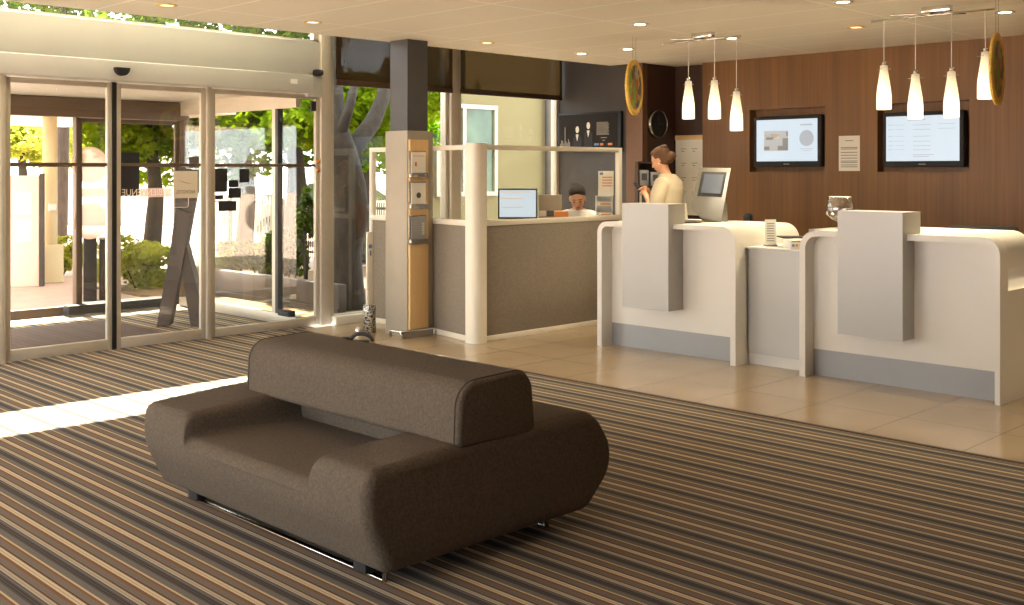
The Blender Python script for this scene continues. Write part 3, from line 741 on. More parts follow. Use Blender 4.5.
# framed dark picture on the office wall : plane X = XG
y1p, y0p = atX(560.5, XG)[1], atX(623.5, XG)[1]
zt_ = zat(112.5, atX(592, XG)[0]); 
t = thing('framed_poster', 'long dark framed poster with two men in suits on the grey office wall', 'picture', (XG - .02, (y0p + y1p) / 2, 1.79))
zb_ = 1.79
bb = MB(); bb.box(XG - .05, XG - .001, y0p, y1p, zb_, zt_, .004); bb.build('frame', M['black'], t)
q = NT('dark poster print'); p = q.n('ShaderNodeBsdfPrincipled'); p.inputs['Roughness'].default_value = .7; p.inputs['Specular IOR Level'].default_value = .1
geo = q.n('ShaderNodeNewGeometry'); nz = q.n('ShaderNodeTexNoise'); nz.inputs['Scale'].default_value = 3; q.l(geo.outputs['Position'], nz.inputs['Vector'])
rp = q.n('ShaderNodeValToRGB'); rp.color_ramp.elements[0].color = srgb(34, 31, 30); rp.color_ramp.elements[1].color = srgb(52, 47, 44); q.l(nz.outputs[0], rp.inputs[0]); q.l(rp.outputs[0], p.inputs['Base Color']); q.l(p.outputs[0], q.out.inputs[0])
bb = MB(); bb.box(XG - .054, XG - .0505, y0p + .05, y1p - .02, zb_ + .02, zt_ - .02); pic = bb.build('print', q.m, t)
def onpic(u): return y1p - .02 - u * (y1p - y0p - .07)
hpic = zt_ - zb_ - .04
def pq(bb, u0, u1, v0, v1): bb.box(XG - .0562, XG - .0545, onpic(u1), onpic(u0), zb_ + .02 + v0 * hpic, zb_ + .02 + v1 * hpic)
bb = MB()
for k in range(12): pq(bb, .66, .87 - .01 * (k % 3), .42 + k * .03, .432 + k * .03)
pq(bb, .73, .83, .33, .345); pq(bb, .76, .80, .26, .275)
for k in range(9): pq(bb, .03 + .02 * k, .04 + .02 * k, .1, .2 + .12 * math.sin(k * 1.1) ** 2 + (.35 if k == 4 else 0))
bb.build('poster_text', M['cladding'], pic)
bb = MB(); pq(bb, .62, .70, .13, .19); bb.build('poster_patch', M['inkblue'], pic)
bb = MB(); pq(bb, .72, .77, .13, .19); pq(bb, .85, .92, .13, .19); bb.build('poster_patch', M['inkorange'], pic)
for u, hh in ((.33, .58), (.52, .68)):
    bb = MB()
    c = Vector((XG - .055, onpic(u), zb_ + .02 + hh * hpic))
    bb.ell(c, (.002, .028, .042), seg=16, rings=10); face = bb.build('printed_face', M['paper'], pic)
    bb = MB(); w0 = .045
    pr = [(c.y - w0 * 1.5, zb_ + .03), (c.y + w0 * 1.5, zb_ + .03), (c.y + w0 * 1.4, c.z - .10), (c.y + .03, c.z - .06), (c.y - .03, c.z - .06), (c.y - w0 * 1.4, c.z - .10)]
    bb.prism(pr, 'x', XG - .0565, XG - .0547); bb.build('printed_suit', M['blackmat'], pic)
    bb = MB(); bb.prism([(c.y - .022, c.z - .058), (c.y + .022, c.z - .058), (c.y, c.z - .14)], 'x', XG - .058, XG - .0567); bb.build('printed_shirt', M['paper'], pic)

# clock
cx_, cz_ = atY(655, 7.8)[1], zat(124, atY(655, 7.8)[0])
t = thing('wall_clock', 'round black faced clock with silver rim in the dark niche', 'clock', (cx_, 7.75, cz_))
Rx = Matrix.Rotation(PI / 2, 4, 'X')
bb = MB(); bb.lathe([(.150, -.0), (.160, .0), (.163, .03), (.160, .068), (.152, .068), (.150, .06)], (cx_, 7.8, cz_), 40, Rx); bb.build('rim', M['steel'], t)
bb = MB(); bb.lathe([(0, .0), (.152, 0), (.15, .055), (0, .055)], (cx_, 7.8, cz_), 40, Rx, smooth=False); bb.build('dial', M['blackmat'], t)
bb = MB(); bb.box(cx_ - .004, cx_ + .004, 7.741, 7.744, cz_, cz_ + .1); bb.build('hand', M['pillargrey'], t)
bb = MB(); bb.box(cx_, cx_ + .07, 7.741, 7.744, cz_ - .005, cz_ + .004); bb.build('hand', M['pillargrey'], t)
# niche poster
t = thing('notice_poster', 'pale notice poster with a wooden top rail beside the wood wall edge', 'poster', (10.49, 7.5, 1.04))
bb = MB(); bb.box(10.475, 10.498, 7.31, 7.775, 1.04, 1.97, .002); s_ = bb.build('sheet', M['paper'], t)
bb = MB(); bb.box(10.465, 10.499, 7.305, 7.78, 1.93, 1.985, .003); bb.build('top_rail', M['maple'], t)
bb = MB(); bb.box(10.465, 10.499, 7.77, 7.79, 1.03, 1.93, .002); bb.build('side_rail', M['steel'], t)
bb = MB()
for r_ in range(5):
    for k in range(3):
        y_ = 7.70 - k * .16; z_ = 1.82 - r_ * .17
        bb.box(10.473, 10.4745, y_ - .08, y_, z_, z_ + .008); bb.box(10.473, 10.4745, y_ - .05, y_ - .01, z_ - .03, z_ - .02)
bb.build('print', M['cladding'], s_)
# dark narrow cabinet with boxes behind the standing receptionist
def at0(px, d):
    a_, c_ = ray(px); return Vector((a_ * d, c_ * d, 0))
cb0 = at0(650, 11.75); ra = math.radians(-44.8)
t = thing('document_cabinet', 'dark narrow cabinet with open shelves behind the standing receptionist', 'cabinet', tuple(cb0), ra, local=True)
bb = MB()
for z in (0, .35, .75, 1.12, 1.38, 1.645): bb.box(-.13, .13, 0, .28, z, z + .02)
bb.box(-.13, .13, .26, .28, 0, 1.66)
for x in (-.13, .115): bb.box(x, x + .015, 0, .28, 0, 1.665)
bb.build('cabinet_body', M['darkwood'], t)
RB_ = Matrix.Rotation(ra, 3, 'Z')
for (x0, z0, w0, h0, m_, lb) in ((-.11, 1.40, .10, .17, 'plinth', 'grey box on the left of the upper cabinet shelf'), (.01, 1.40, .095, .15, 'plinth', 'grey box on the right of the upper cabinet shelf'), (-.11, 1.14, .10, .20, 'paper', 'pale box on the left of the lower visible cabinet shelf'), (.01, 1.14, .095, .13, 'cladding', 'beige box on the right of the lower visible cabinet shelf')):
    q0 = cb0 + RB_ @ Vector((x0 + w0 / 2, .1, z0))
    tb = thing('file_box', lb, 'box', tuple(q0), ra, group='file boxes in the dark cabinet', local=True)
    bb = MB(); bb.box(-w0 / 2, w0 / 2, -.09, .12, 0.0005, h0, .005); bb.build('box_body', M[m_], tb)
    bb = MB(); bb.box(-w0 / 2 + .02, w0 / 2 - .02, -.094, -.0905, h0 * .35, h0 * .8); bb.build('paper_label', M['pillargrey'], tb)

# ------------------------------------------------------------------ screens on the wood wall
def tv(label, px0, px1, pic):
    yr, yl = atX(px1, XW - .02)[1], atX(px0, XW - .02)[1]      # screen edges
    d_ = atX((px0 + px1) / 2, XW - .02)[0]
    zt, zb = zat(119.3 if px0 < 800 else 116, d_), zat(161.2, d_)
    if px0 > 800: zt, zb = zat(115.5, d_), zat(161, d_)
    t = thing('wall_screen', label, 'screen', (XW + .1, (yl + yr) / 2, zb - .06), group='flat screens in the wood wall')
    bz = .04
    bb = MB(); bb.box(XW - .03, XW + .05, yr - bz, yl + bz, zb - bz - .02, zt + bz, .008); bb.build('screen_body', M['blackmat'], t)
    bb = MB(); bb.box(XW + .05, XW + D, (yl + yr) / 2 - .15, (yl + yr) / 2 + .15, zb + .1, zb + .3); bb.build('bracket', M['blackmat'], t)
    bb = MB(); bb.box(XW - .033, XW - .0301, yr, yl, zb, zt); s_ = bb.build('display', M['screen'], t)
    bb = MB(); bb.box(XW - .032, XW - .0305, (yl + yr) / 2 - .035, (yl + yr) / 2 + .035, zb - .036, zb - .026); bb.build('badge', M['plinth'], t)
    W, H = yl - yr, zt - zb
    def R_(bb, u0, u1, v0, v1, dx=0): bb.box(XW - .0345 - dx, XW - .0332 - dx, yl - u1 * W, yl - u0 * W, zb + v0 * H, zb + v1 * H)
    if pic:
        bb = MB(); R_(bb, .13, .53, .25, .73); bb.build('picture', M['scr_mid'], s_)
        bb = MB(); R_(bb, .13, .22, .27, .36, .001); R_(bb, .36, .53, .26, .37, .001); R_(bb, .44, .53, .37, .55, .001); R_(bb, .16, .28, .52, .58, .001); R_(bb, .5, .53, .6, .70, .001); bb.build('picture_shadows', M['scr_dark'], s_)
        bb = MB(); R_(bb, .27, .38, .55, .66, .001); R_(bb, .17, .25, .62, .64, .001); bb.build('picture_lights', M['white'], s_)
        bb = MB(); c = Vector((XW - .0335, yl - .83 * W, zb + .54 * H)); bb.lathe([(0, 0), (.19 * H, 0), (.19 * H, .0012), (0, .0012)], c, 32, Matrix.Rotation(-PI / 2, 4, 'Y'), smooth=False); bb.build('round_logo', M['scr_line'], s_)
        bb = MB(); R_(bb, .73, .92, .84, .875); R_(bb, .72, .93, .28, .295); R_(bb, .75, .90, .24, .25); bb.build('text_lines', M['scr_line'], s_)
    else:
        bb = MB()
        R_(bb, .30, .55, .9, .93)
        for v in (.80, .70, .55, .44, .34, .25):
            R_(bb, .03, .10, v, v + .012); R_(bb, .12, .26, v, v + .008); R_(bb, .38, .62, v - .01, v + .002)
            if v > .6: R_(bb, .72, .95, v, v + .01)
        R_(bb, .38, .66, .13, .145); R_(bb, .38, .60, .09, .105); bb.build('text_lines', M['scr_line'], s_)
tv('wall screen with a room picture and round logo, left of the paper notice', 757.3, 818, True)
tv('wall screen with a list of text, right of the paper notice', 886.8, 960, False)
ya, yb = atX(860, XW)[1], atX(839, XW)[1]
t = thing('paper_notice', 'cream paper notice pinned on the wood wall between the two screens', 'notice', (XW - .005, (ya + yb) / 2, 1.555))
bb = MB(); bb.box(XW - .004, XW - .001, ya, yb, 1.56, 1.925); s_ = bb.build('sheet', M['paper'], t)
bb = MB()
for k, z in enumerate((1.87, 1.80, 1.785, 1.75, 1.72, 1.69, 1.66, 1.645, 1.62, 1.60)):
    i_ = .07 if k == 0 else .025
    bb.box(XW - .0055, XW - .0042, ya + i_, yb - i_, z, z + .007)
bb.build('print', M['ink'], s_)

# ------------------------------------------------------------------ reception counters
XF = 7.34; XBK = 8.32; ZTOP = 1.11; LT = .05
def arch_profile(y0, y1, zt, r_l, r_r, th):
    """closed polygon (y,z) of an inverted U, y0<y1"""
    outer = rounded([(y0, 0), (y0, zt), (y1, zt), (y1, 0)], [0, r_r, r_l, 0], 8)
    inner = rounded([(y1 - th, 0), (y1 - th, zt - th * .8), (y0 + th, zt - th * .8), (y0 + th, 0)], [0, r_l - .04, r_r - .04, 0], 8)
    return outer + inner
def block(t, y0, y1, z0, z1, ext=.08):
    bb = MB(); XB = XF + .14
    pr = [(7.275, z0), (XB, z0), (XB, 1.05), (XB + .085, 1.115), (XB + .085, z1), (7.275, z1)]
    bb.prism([(7.275, z0), (XB, z0), (XB, ZTOP + .002), (XB + ext, ZTOP + .002), (XB + ext, z1), (7.275, z1)], 'y', y0, y1)
    o = bb.build('hanging_block', M['blockgrey'], t); return o
# counter 1
t = thing('reception_counter', 'left reception counter under the leaning information screen', 'counter', (XF, 5.63, 0), group='reception counters')
bb = MB(); bb.prism(arch_profile(4.86, 6.31, ZTOP, .10, .14, LT), 'x', XF, XBK); sharp(bb.build('counter_shell', M['counter'], t), 50)
bb = MB(); bb.box(XF + .14, XF + .17, 4.90, 6.27, .2, ZTOP - .04); bb.build('front_panel', M['counter'], t)
bb = MB(); bb.box(XF + .145, XF + .17, 4.90, 6.27, 0, .2); bb.build('plinth', M['plinth'], t)
block(t, 5.475, 5.97, .385, 1.28, .025)
# counter 2
t = thing('reception_counter', 'right reception counter with the brandy glass and a lower desk at its end', 'counter', (XF, 3.5, 0), group='reception counters')
YR0 = 2.80
outer = [(4.29, 0)]
sh = rounded([(YR0, 0), (YR0, ZTOP), (4.29, ZTOP), (4.29, 0)], [0, .12, .14, 0], 8)
inn = rounded([(4.24, 0), (4.24, ZTOP - .045), (YR0 + .035, ZTOP - .045), (YR0 + .035, 0)], [0, .09, .08, 0], 8)
bb = MB(); bb.prism(sh + inn, 'x', XF, XF + .14); sharp(bb.build('counter_shell', M['counter'], t), 50)
# rear top with scooped end going down to desk height
def scoop(off):
    pr = [(4.29, ZTOP - off)]
    n = 10; cy_, cz_ = 3.16, ZTOP
    pr.append((3.22, ZTOP - off))
    # convex roll
    for k in range(n + 1):
        a = PI / 2 + (PI / 2) * .92 * k / n; R_ = .13 - off
        pr.append((3.12 + R_ * math.cos(a), ZTOP - .13 + R_ * math.sin(a)))
    # concave foot
    for k in range(n + 1):
        a = 0 - (PI / 2) * k / n; R_ = .12 + off
        pr.append((2.87 + R_ * math.cos(a), .87 + R_ * math.sin(a)))
    pr.append((YR0, .75 - off)); return pr
up = scoop(0); lo = scoop(.03)
bb = MB(); bb.prism(up + lo[::-1], 'x', XF + .14, XBK + .1); o = bb.build('scooped_top', M['counter'], t)
for f in o.data.polygons: f.use_smooth = True
sharp(o, 40)
bb = MB(); bb.prism(rounded([(4.29, 0), (4.29, ZTOP), (4.24, ZTOP), (4.24, 0)], [0, .03, 0, 0], 4), 'x', XF + .14, XBK); bb.build('side_panel', M['counter'], t)
bb = MB(); bb.box(XF + .14, XBK + .1, YR0, YR0 + .035, 0, .722); bb.build('side_panel', M['counter'], t)
bb = MB(); bb.box(XF + .12, XF + .139, YR0 + .036, 4.245, .2, ZTOP - .04); bb.build('front_panel', M['counter'], t)
bb = MB(); bb.box(XF + .125, XF + .139, YR0 + .036, 4.245, 0, .2); bb.build('plinth', M['plinth'], t)
block(t, 3.442, 3.937, .363, 1.265)
# middle low unit
t = thing('low_counter', 'low silver grey unit between the two reception counters', 'counter', (7.5, 4.57, 0))
bb = MB(); pr = rounded([(XF + .14, 4.295), (XBK - .1, 4.295), (XBK - .1, 4.855), (XF + .14, 4.855)], [.01, .0, .0, .05], 6)
bb.prism(pr, 'z', .095, .935); sharp(bb.build('unit_body', M['blockgrey'], t), 50)
bb = MB(); bb.box(XF + .13, XBK - .1, 4.295, 4.855, .935, .95, .003); bb.build('unit_top', M['counter'], t)
bb = MB(); bb.box(XF + .19, XBK - .1, 4.295, 4.855, 0, .095); bb.build('plinth', M['counter'], t)

# things on counters
# leaning information kiosk
kd = 9.75
def kp(px, py, d=kd): return at(px, py, d)
t = thing('information_kiosk', 'silver leaning information screen on the left counter', 'kiosk', tuple(Vector((kp(706, 224).x, kp(706, 224).y, ZTOP))))
f = [kp(699, 167.5, 9.62), kp(731, 168, 9.62), kp(721, 224.2, 9.45), kp(703, 224.2, 9.45), kp(700, 217, 9.46), kp(690.5, 208, 9.49)]
zmin = ZTOP + .001
for v in f: v.z = max(v.z, zmin)
def slab(pts, vec, name, m, t, bev=0):
    g = [p + vec for p in pts]; n = len(pts); bb = MB(); v = [bb.bm.verts.new(p) for p in list(pts) + g]
    bb.bm.faces.new(v[:n]); bb.bm.faces.new(v[n:][::-1])
    for k in range(n): bb.bm.faces.new((v[k], v[(k + 1) % n], v[n + (k + 1) % n], v[n + k]))
    return bb.build(name, m, t)
slab(f, FW * .03 + RT * .006, 'kiosk_panel', M['steel'], t)
e = [kp(702.5, 171.5, 9.61), kp(726.5, 172.3, 9.61), kp(722, 196.5, 9.53), kp(697.5, 195, 9.53)]
for k in range(4): e[k] = e[k] - FW * .012
sf = slab(e, FW * .010, 'screen_frame', M['black'], t)
e2 = [p * 1 for p in e]; c = sum(e2, Vector()) / 4; e2 = [c + (p - c) * .80 - FW * .003 for p in e]
s_ = slab(e2, FW * .002, 'screen', M['screendim'], t)
b3 = [kp(708, 224, 9.6), kp(728, 224, 9.6), kp(727, 205, 9.6), kp(724, 196, 9.6)]
for v in b3: v.z = max(v.z, zmin)
slab(b3, FW * .14, 'rear_foot', M['steel'], t)
c = kp(689, 222, 9.35)
bb = MB(); bb.lathe([(0, 0), (.10, 0), (.135, .018), (.13, .02), (.095, .006), (0, .006)], (c.x, c.y, ZTOP), 32, Matrix.Diagonal((1, 1, 1, 1))); tag(bb.build('shallow_dish', M['steel'], None, (c.x, c.y, ZTOP)), 'shallow grey dish on the left counter beside the kiosk', 'dish')
c = kp(684.5, 222, 9.6)
bb = MB(); bb.prism([(-.03, 0), (.03, 0), (.018, .16), (-.018, .16)], 'y', -.01, .01); o = bb.build('card_holder', M['paper'], None); o.location = (c.x, c.y, ZTOP); o.rotation_euler = (0, 0, math.radians(-44.8)); tag(o, 'tapered white card standing behind the left hanging block', 'card')
# card stand on low unit
c = kp(770.5, 243, 8.75); zb_ = .95
t = thing('menu_card', 'small white upright printed card on the low grey unit', 'card', (c.x, c.y, zb_), math.radians(-35), local=True)
bb = MB(); bb.box(-.047, .047, -.004, .004, .012, .215); s_ = bb.build('sheet', M['paper'], t)
bb = MB()
for k in range(8): bb.box(-.032, .032, -.0055, -.0042, .04 + k * .02, .046 + k * .02)
bb.build('print', M['ink'], s_)
bb = MB(); bb.box(-.05, .05, -.03, .03, 0, .012, .003); bb.build('foot', M['plinth'], t)
# leaflet box
c = kp(797.5, 243, 8.42)
t = thing('leaflet_box', 'small white box of leaflets with flag print on the low unit', 'box', (c.x, c.y, .95), math.radians(-38), local=True)
bb = MB(); bb.box(-.065, .08, -.03, .14, 0, .072, .003); bb.build('box_body', M['paper'], t)
for k, m_ in enumerate(('inkblue', 'inkorange', 'cladding', 'gilt')):
    bb = MB(); bb.box(-.055 + k * .028, -.036 + k * .028 + (.012 if k == 3 else 0), -.0325, -.031, .02, .04); bb.build('flag_print', M[m_], t)
bb = MB(); bb.box(-.06, .075, -.0325, -.031, .055, .062); bb.build('print', M['ink'], t)
c2 = kp(797, 236, 8.6)
bb = MB(); bb.box(-.12, .10, -.05, .18, 0, .010, .003); o = bb.build('tray', M['blackmat'], None); o.location = (c2.x + .0, c2.y + .0, 1.023); o.rotation_euler = (0, 0, math.radians(-45)); tag(o, 'flat black tray lying on the white leaflet box', 'tray')
# brandy glass
gd = 7.95; c = kp(839.5, 228, gd + .12); gl = Vector((7.68, 4.0, ZTOP))
a_, b__ = ray(840); dg_ = 7.74 / a_; gl = Vector((7.74, b__ * dg_, ZTOP)); s = dg_ / F
gh = zat(197, dg_) - ZTOP
t = thing('brandy_glass', 'large empty brandy glass on the right counter beside the hanging block', 'glass', tuple(gl))
R_ = 14.2 * s
prof = [(R_ * .55, 0), (R_ * .5, .004), (.012, .012), (.010, gh * .16), (.02, gh * .22), (R_ * .6, gh * .30), (R_ * .92, gh * .44), (R_, gh * .56), (R_ * .95, gh * .74), (R_ * .80, gh * .93), (R_ * .75, gh)]
inner = [(r - .003, z + .003) for r, z in prof[5:-1]] + [(prof[-1][0] - .003, gh)]
bb = MB(); bb.lathe([(0, 0)] + prof + inner[::-1] + [(0, gh * .25)], tuple(gl), 36); bb.build('bowl', M['bowl'], t)
bb = MB(); bb.lathe([(R_ * .76, gh), (R_ * .77, gh + .003), (R_ * .75, gh + .004), (R_ * .73, gh)], tuple(gl), 36); bb.build('glass_rim', M['white'], t)
bb = MB()
for k in range(7):
    a = k * 2.4; bb.ell((gl.x + .03 * math.cos(a) * (k % 3), gl.y + .03 * math.sin(a) * (k % 3), gl.z + gh * .33 + .008 * (k % 2)), (.018, .014, .012), seg=10, rings=6)
tag(bb.build('wrapped_sweets', M['cladding'], None, tuple(gl + Vector((0, 0, gh * .3)))), 'few wrapped sweets in the bottom of the brandy glass', 'sweets', kind='stuff')

# black office chair behind the right counter
def office_chair(label, x, y, zt, rz, w0=.5):
    t = thing('office_chair', label, 'chair', (x, y, 0), rz, group='black office chairs behind the counters', local=True)
    bb = MB(); bb.box(-w0 / 2, w0 / 2, -.04, .04, .55, zt, .035, seg=4); bb.build('backrest', M['blackmat'], t)
    bb = MB(); bb.box(-.24, .24, .04, .5, .42, .50, .03, seg=3); bb.build('seat', M['blackmat'], t)
    bb = MB(); bb.tube([(0, .27, .08), (0, .27, .42)], .03); bb.build('gas_column', M['steel'], t)
    for k in range(5):
        a = k * 2 * PI / 5; e_ = (.27 * math.cos(a), .27 + .27 * math.sin(a))
        bb = MB(); bb.tube([(0, .27, .09), (e_[0], e_[1], .06)], [.022, .015]); lg = bb.build('leg', M['blackmat'], t)
        bb = MB(); bb.ell((e_[0], e_[1], .03), (.03, .03, .03), seg=12, rings=8); bb.build('caster', M['black'], lg)
    return t
c = ground(1003, 400); 
oc = office_chair('black office chair back showing above the right end of the right counter', 9.08, 3.60, zat(226.5, 8.85), math.radians(-50), .56)
c = at(752, 214, 10.4)
oc2 = office_chair('black office chair behind the left counter, tip of its back showing', at(748, 214, 10.9).x, at(748, 214, 10.9).y, 1.135, math.radians(30), .34)

# ------------------------------------------------------------------ pendants
def lamp_group(pxs, pyb, X, label, bar_px, lab_each, canopy_px):
    t = thing('light_bar', label, 'light fitting', (X, 0, ZC - .06), group='pendant light bars')
    ys = [atX(p, X)[1] for p in bar_px]
    t.location.y = sum(ys) / 2; t['_o'] = (X, sum(ys) / 2, ZC - .06)
    yc = atX(canopy_px, X)[1]
    bb = MB(); bb.box(X - .03, X + .03, yc - .11, yc + .11, ZC - .045, ZC, .004); bb.build('canopy', M['chrome'], t)
    bb = MB(); bb.tube([(X, ys[0], ZC - .065), (X, ys[1], ZC - .065)], .008, 8); bb.build('bar', M['chrome'], t)
    bb = MB(); bb.tube([(X - .16, ys[0] * .75 + ys[1] * .25, ZC - .055), (X + .14, ys[1] * .72 + ys[0] * .28, ZC - .055)], .007, 8); bb.build('bar', M['chrome'], t)
    for k in (-1, 1):
        bb = MB(); bb.tube([(X, yc + k * .07, ZC - .045), (X, yc + k * .07, ZC - .065)], .007, 8); bb.build('spacer', M['chrome'], t)
    for px, py, lb in zip(pxs, pyb, lab_each):
        d_, y_ = atX(px, X); zb = zat(py, d_); H = .345
        p_ = thing('pendant_lamp', lb, 'lamp', (X, y_, zb), group='pendant lamps over reception', local=True)
        bb = MB(); r = .057
        bb.lathe([(r * .93, 0), (r, .004), (r * 1.0, .10), (r * .93, .15), (r * .55, .30), (r * .5, H), (.012, H + .004)], (0, 0, 0), 28)
        bb.lathe([(r * .88, .002), (r * .93, .10), (r * .85, .15), (r * .45, .30)], (0, 0, 0), 28)
        bb.build('lamp_shade', M['shade'], p_)
        bb = MB(); bb.tube([(-.06, .0, H - .03), (.06, .0, H - .03)], .003, 6); bb.tube([(0, -.06, H - .03), (0, .06, H - .03)], .003, 6); bb.lathe([(0, H), (.017, H), (.017, H + .03), (0, H + .03)], (0, 0, 0), 16); bb.build('lamp_cap', M['chrome'], p_)
        bb = MB(); bb.tube([(0, 0, H + .03), (0, 0, ZC - .073 - zb)], .0035, 6); bb.build('cord', M['white'], p_)
        bb = MB(); bb.ell((0, 0, .06), (.028, .028, .035), seg=14, rings=10); bb.build('bulb', M['lampwarm'], p_)
        L = bpy.data.lights.new('pendant glow', 'SPOT'); L.energy = 18; L.color = (1, .84, .54); L.spot_size = math.radians(140); L.spot_blend = .8; L.shadow_soft_size = .05
        lo_ = bpy.data.objects.new('pendant glow', L); COL.objects.link(lo_); lo_.location = (X, y_, zb - .01)
lamp_group([884, 915.5, 951.5, 985.5], [109.5, 119, 117.5, 99], 8.07, 'chrome bar with four pendant lamps over the right counter', (871, 995),
           ['leftmost of the four pendant lamps over the right counter', 'pendant lamp hanging in front of the left part of the text screen', 'pendant lamp hanging in front of the right part of the text screen', 'pendant lamp next to the round disc at the far right'], 937)
lamp_group([688.5, 714.5, 736.5], [119, 119, 130.8], 8.11, 'chrome bar with three pendant lamps over the left counter', (663, 741),
           ['leftmost of the three pendant lamps left of the room picture screen', 'middle of the three pendant lamps left of the room picture screen', 'lowest pendant lamp, nearest the room picture screen'], 703)

# decorative discs
def disc(label, px, pyt, pyb, R_, ang):
    d_ = 2 * R_ * F / (pyb - pyt); c = at(px, (pyt + pyb) / 2, d_)
    t = thing('hanging_disc', label, 'ornament', tuple(c), ang, group='gilded round discs hanging from the ceiling', local=True)
    Ry = Matrix.Rotation(PI / 2, 4, 'Y')
    bb = MB(); bb.lathe([(R_ * .80, -.008), (R_ * .82, -.014), (R_, -.01), (R_, .01), (R_ * .82, .014), (R_ * .80, .008), (R_ * .80, -.008)], (0, 0, 0), 48, Ry); bb.build('gilt_rim', M['gilt'], t)
    q = NT('painted scene'); p = q.n('ShaderNodeBsdfPrincipled'); p.inputs['Roughness'].default_value = .4
    tc = q.n('ShaderNodeTexCoord'); vo = q.n('ShaderNodeTexVoronoi'); vo.inputs['Scale'].default_value = 13; q.l(tc.outputs['Object'], vo.inputs['Vector'])
    sc_ = q.n('ShaderNodeSeparateColor'); q.l(vo.outputs['Color'], sc_.inputs[0])
    rp = q.n('ShaderNodeValToRGB'); cr = rp.color_ramp; cr.interpolation = 'CONSTANT'
    cols = [srgb(70, 52, 44), srgb(150, 96, 50), srgb(196, 150, 96), srgb(60, 70, 96), srgb(176, 168, 150), srgb(120, 160, 50), srgb(170, 110, 54)]
    cr.elements[0].color = cols[0]; cr.elements[1].position = .18; cr.elements[1].color = cols[1]
    for k in range(2, 7): e_ = cr.elements.new(k * .145); e_.color = cols[k]
    q.l(sc_.outputs[0], rp.inputs[0]); q.l(rp.outputs[0], p.inputs['Base Color']); q.l(p.outputs[0], q.out.inputs[0])
    bb = MB(); bb.lathe([(0, -.006), (R_ * .805, -.006), (R_ * .805, .006), (0, .006)], (0, 0, 0), 48, Ry, smooth=False); bb.build('painted_centre', q.m, t)
    bb = MB()
    for s_ in (-1, 1): bb.tube([(0, s_ * .05, R_ * .99), (0, s_ * .05, ZC - c.z)], .0012, 5)
    bb.build('wire', M['steel'], t)
a1 = math.atan2(*(ray(634)[::-1])); a2 = math.atan2(*(ray(997)[::-1]))
disc('round gilded disc hanging left of the pendants, above the seated clerk', 634.3, 59.5, 115.3, .26, a1 + math.radians(73))
disc('narrow looking gilded disc at the far right beside the last pendant', 997.2, 33, 105.5, .26, a2 + math.radians(80))

# ------------------------------------------------------------------ downlights
spots_px = [(167, 5, 0), (313, 22, 0), (487, 42.5, 0), (581.5, 53.5, 1), (627.5, 49, 1), (640, 24, 1), (843, 1.7, 1), (1005, 12, 1), (856, 27, 0), (732, 38, 1)]
labs = ['dim downlight in the ceiling near the upper left corner', 'dim downlight in the ceiling above the right post of the doors', 'dim downlight just right of the dark pillar top', 'downlight above the dark framed poster', 'downlight behind the left gilded disc', 'bright downlight in the ceiling middle left of the light bars', 'downlight at the top edge above the right light bar', 'bright downlight at the far upper right', 'small dim ceiling fitting between the two light bars', 'downlight beside the left light bar']
def downlight(x, y, lit, lb, first=[None]):
    key = 'lit' if lit else 'dim'
    t = thing('downlight', lb, 'ceiling light', (x, y, ZC), group='recessed ceiling downlights', local=True)
    bb = MB(); bb.lathe([(.045, .0), (.05, -.006), (.075, -.006), (.078, .0)], (0, 0, 0), 24); bb.build('trim_ring', M['gilt'] if not lit else M['header'], t)
    bb = MB(); bb.lathe([(0, -.004), (.048, -.004), (.048, .0), (0, 0)], (0, 0, 0), 24, smooth=False); bb.build('lamp', M['lampwarm'] if lit else M['lampoff'], t)
    L = bpy.data.lights.new('downlight beam', 'SPOT'); L.energy = 44 if lit else 14; L.color = (1, .90, .69); L.spot_size = math.radians(125); L.spot_blend = .9; L.shadow_soft_size = .05
    lo_ = bpy.data.objects.new('downlight beam', L); COL.objects.link(lo_); lo_.location = (x, y, ZC - .012)
for (px, py, lit), lb in zip(spots_px, labs):
    x, y = ground(px, py, ZC); downlight(x, y, lit, lb)
extra = [(9.3, 1.6), (7.9, .6), (6.6, 1.8)]  # unseen downlights, added to brighten the wood wall side
for x, y in extra: downlight(x, y, 1, 'added ceiling downlight outside the view, brightening the wood wall side')

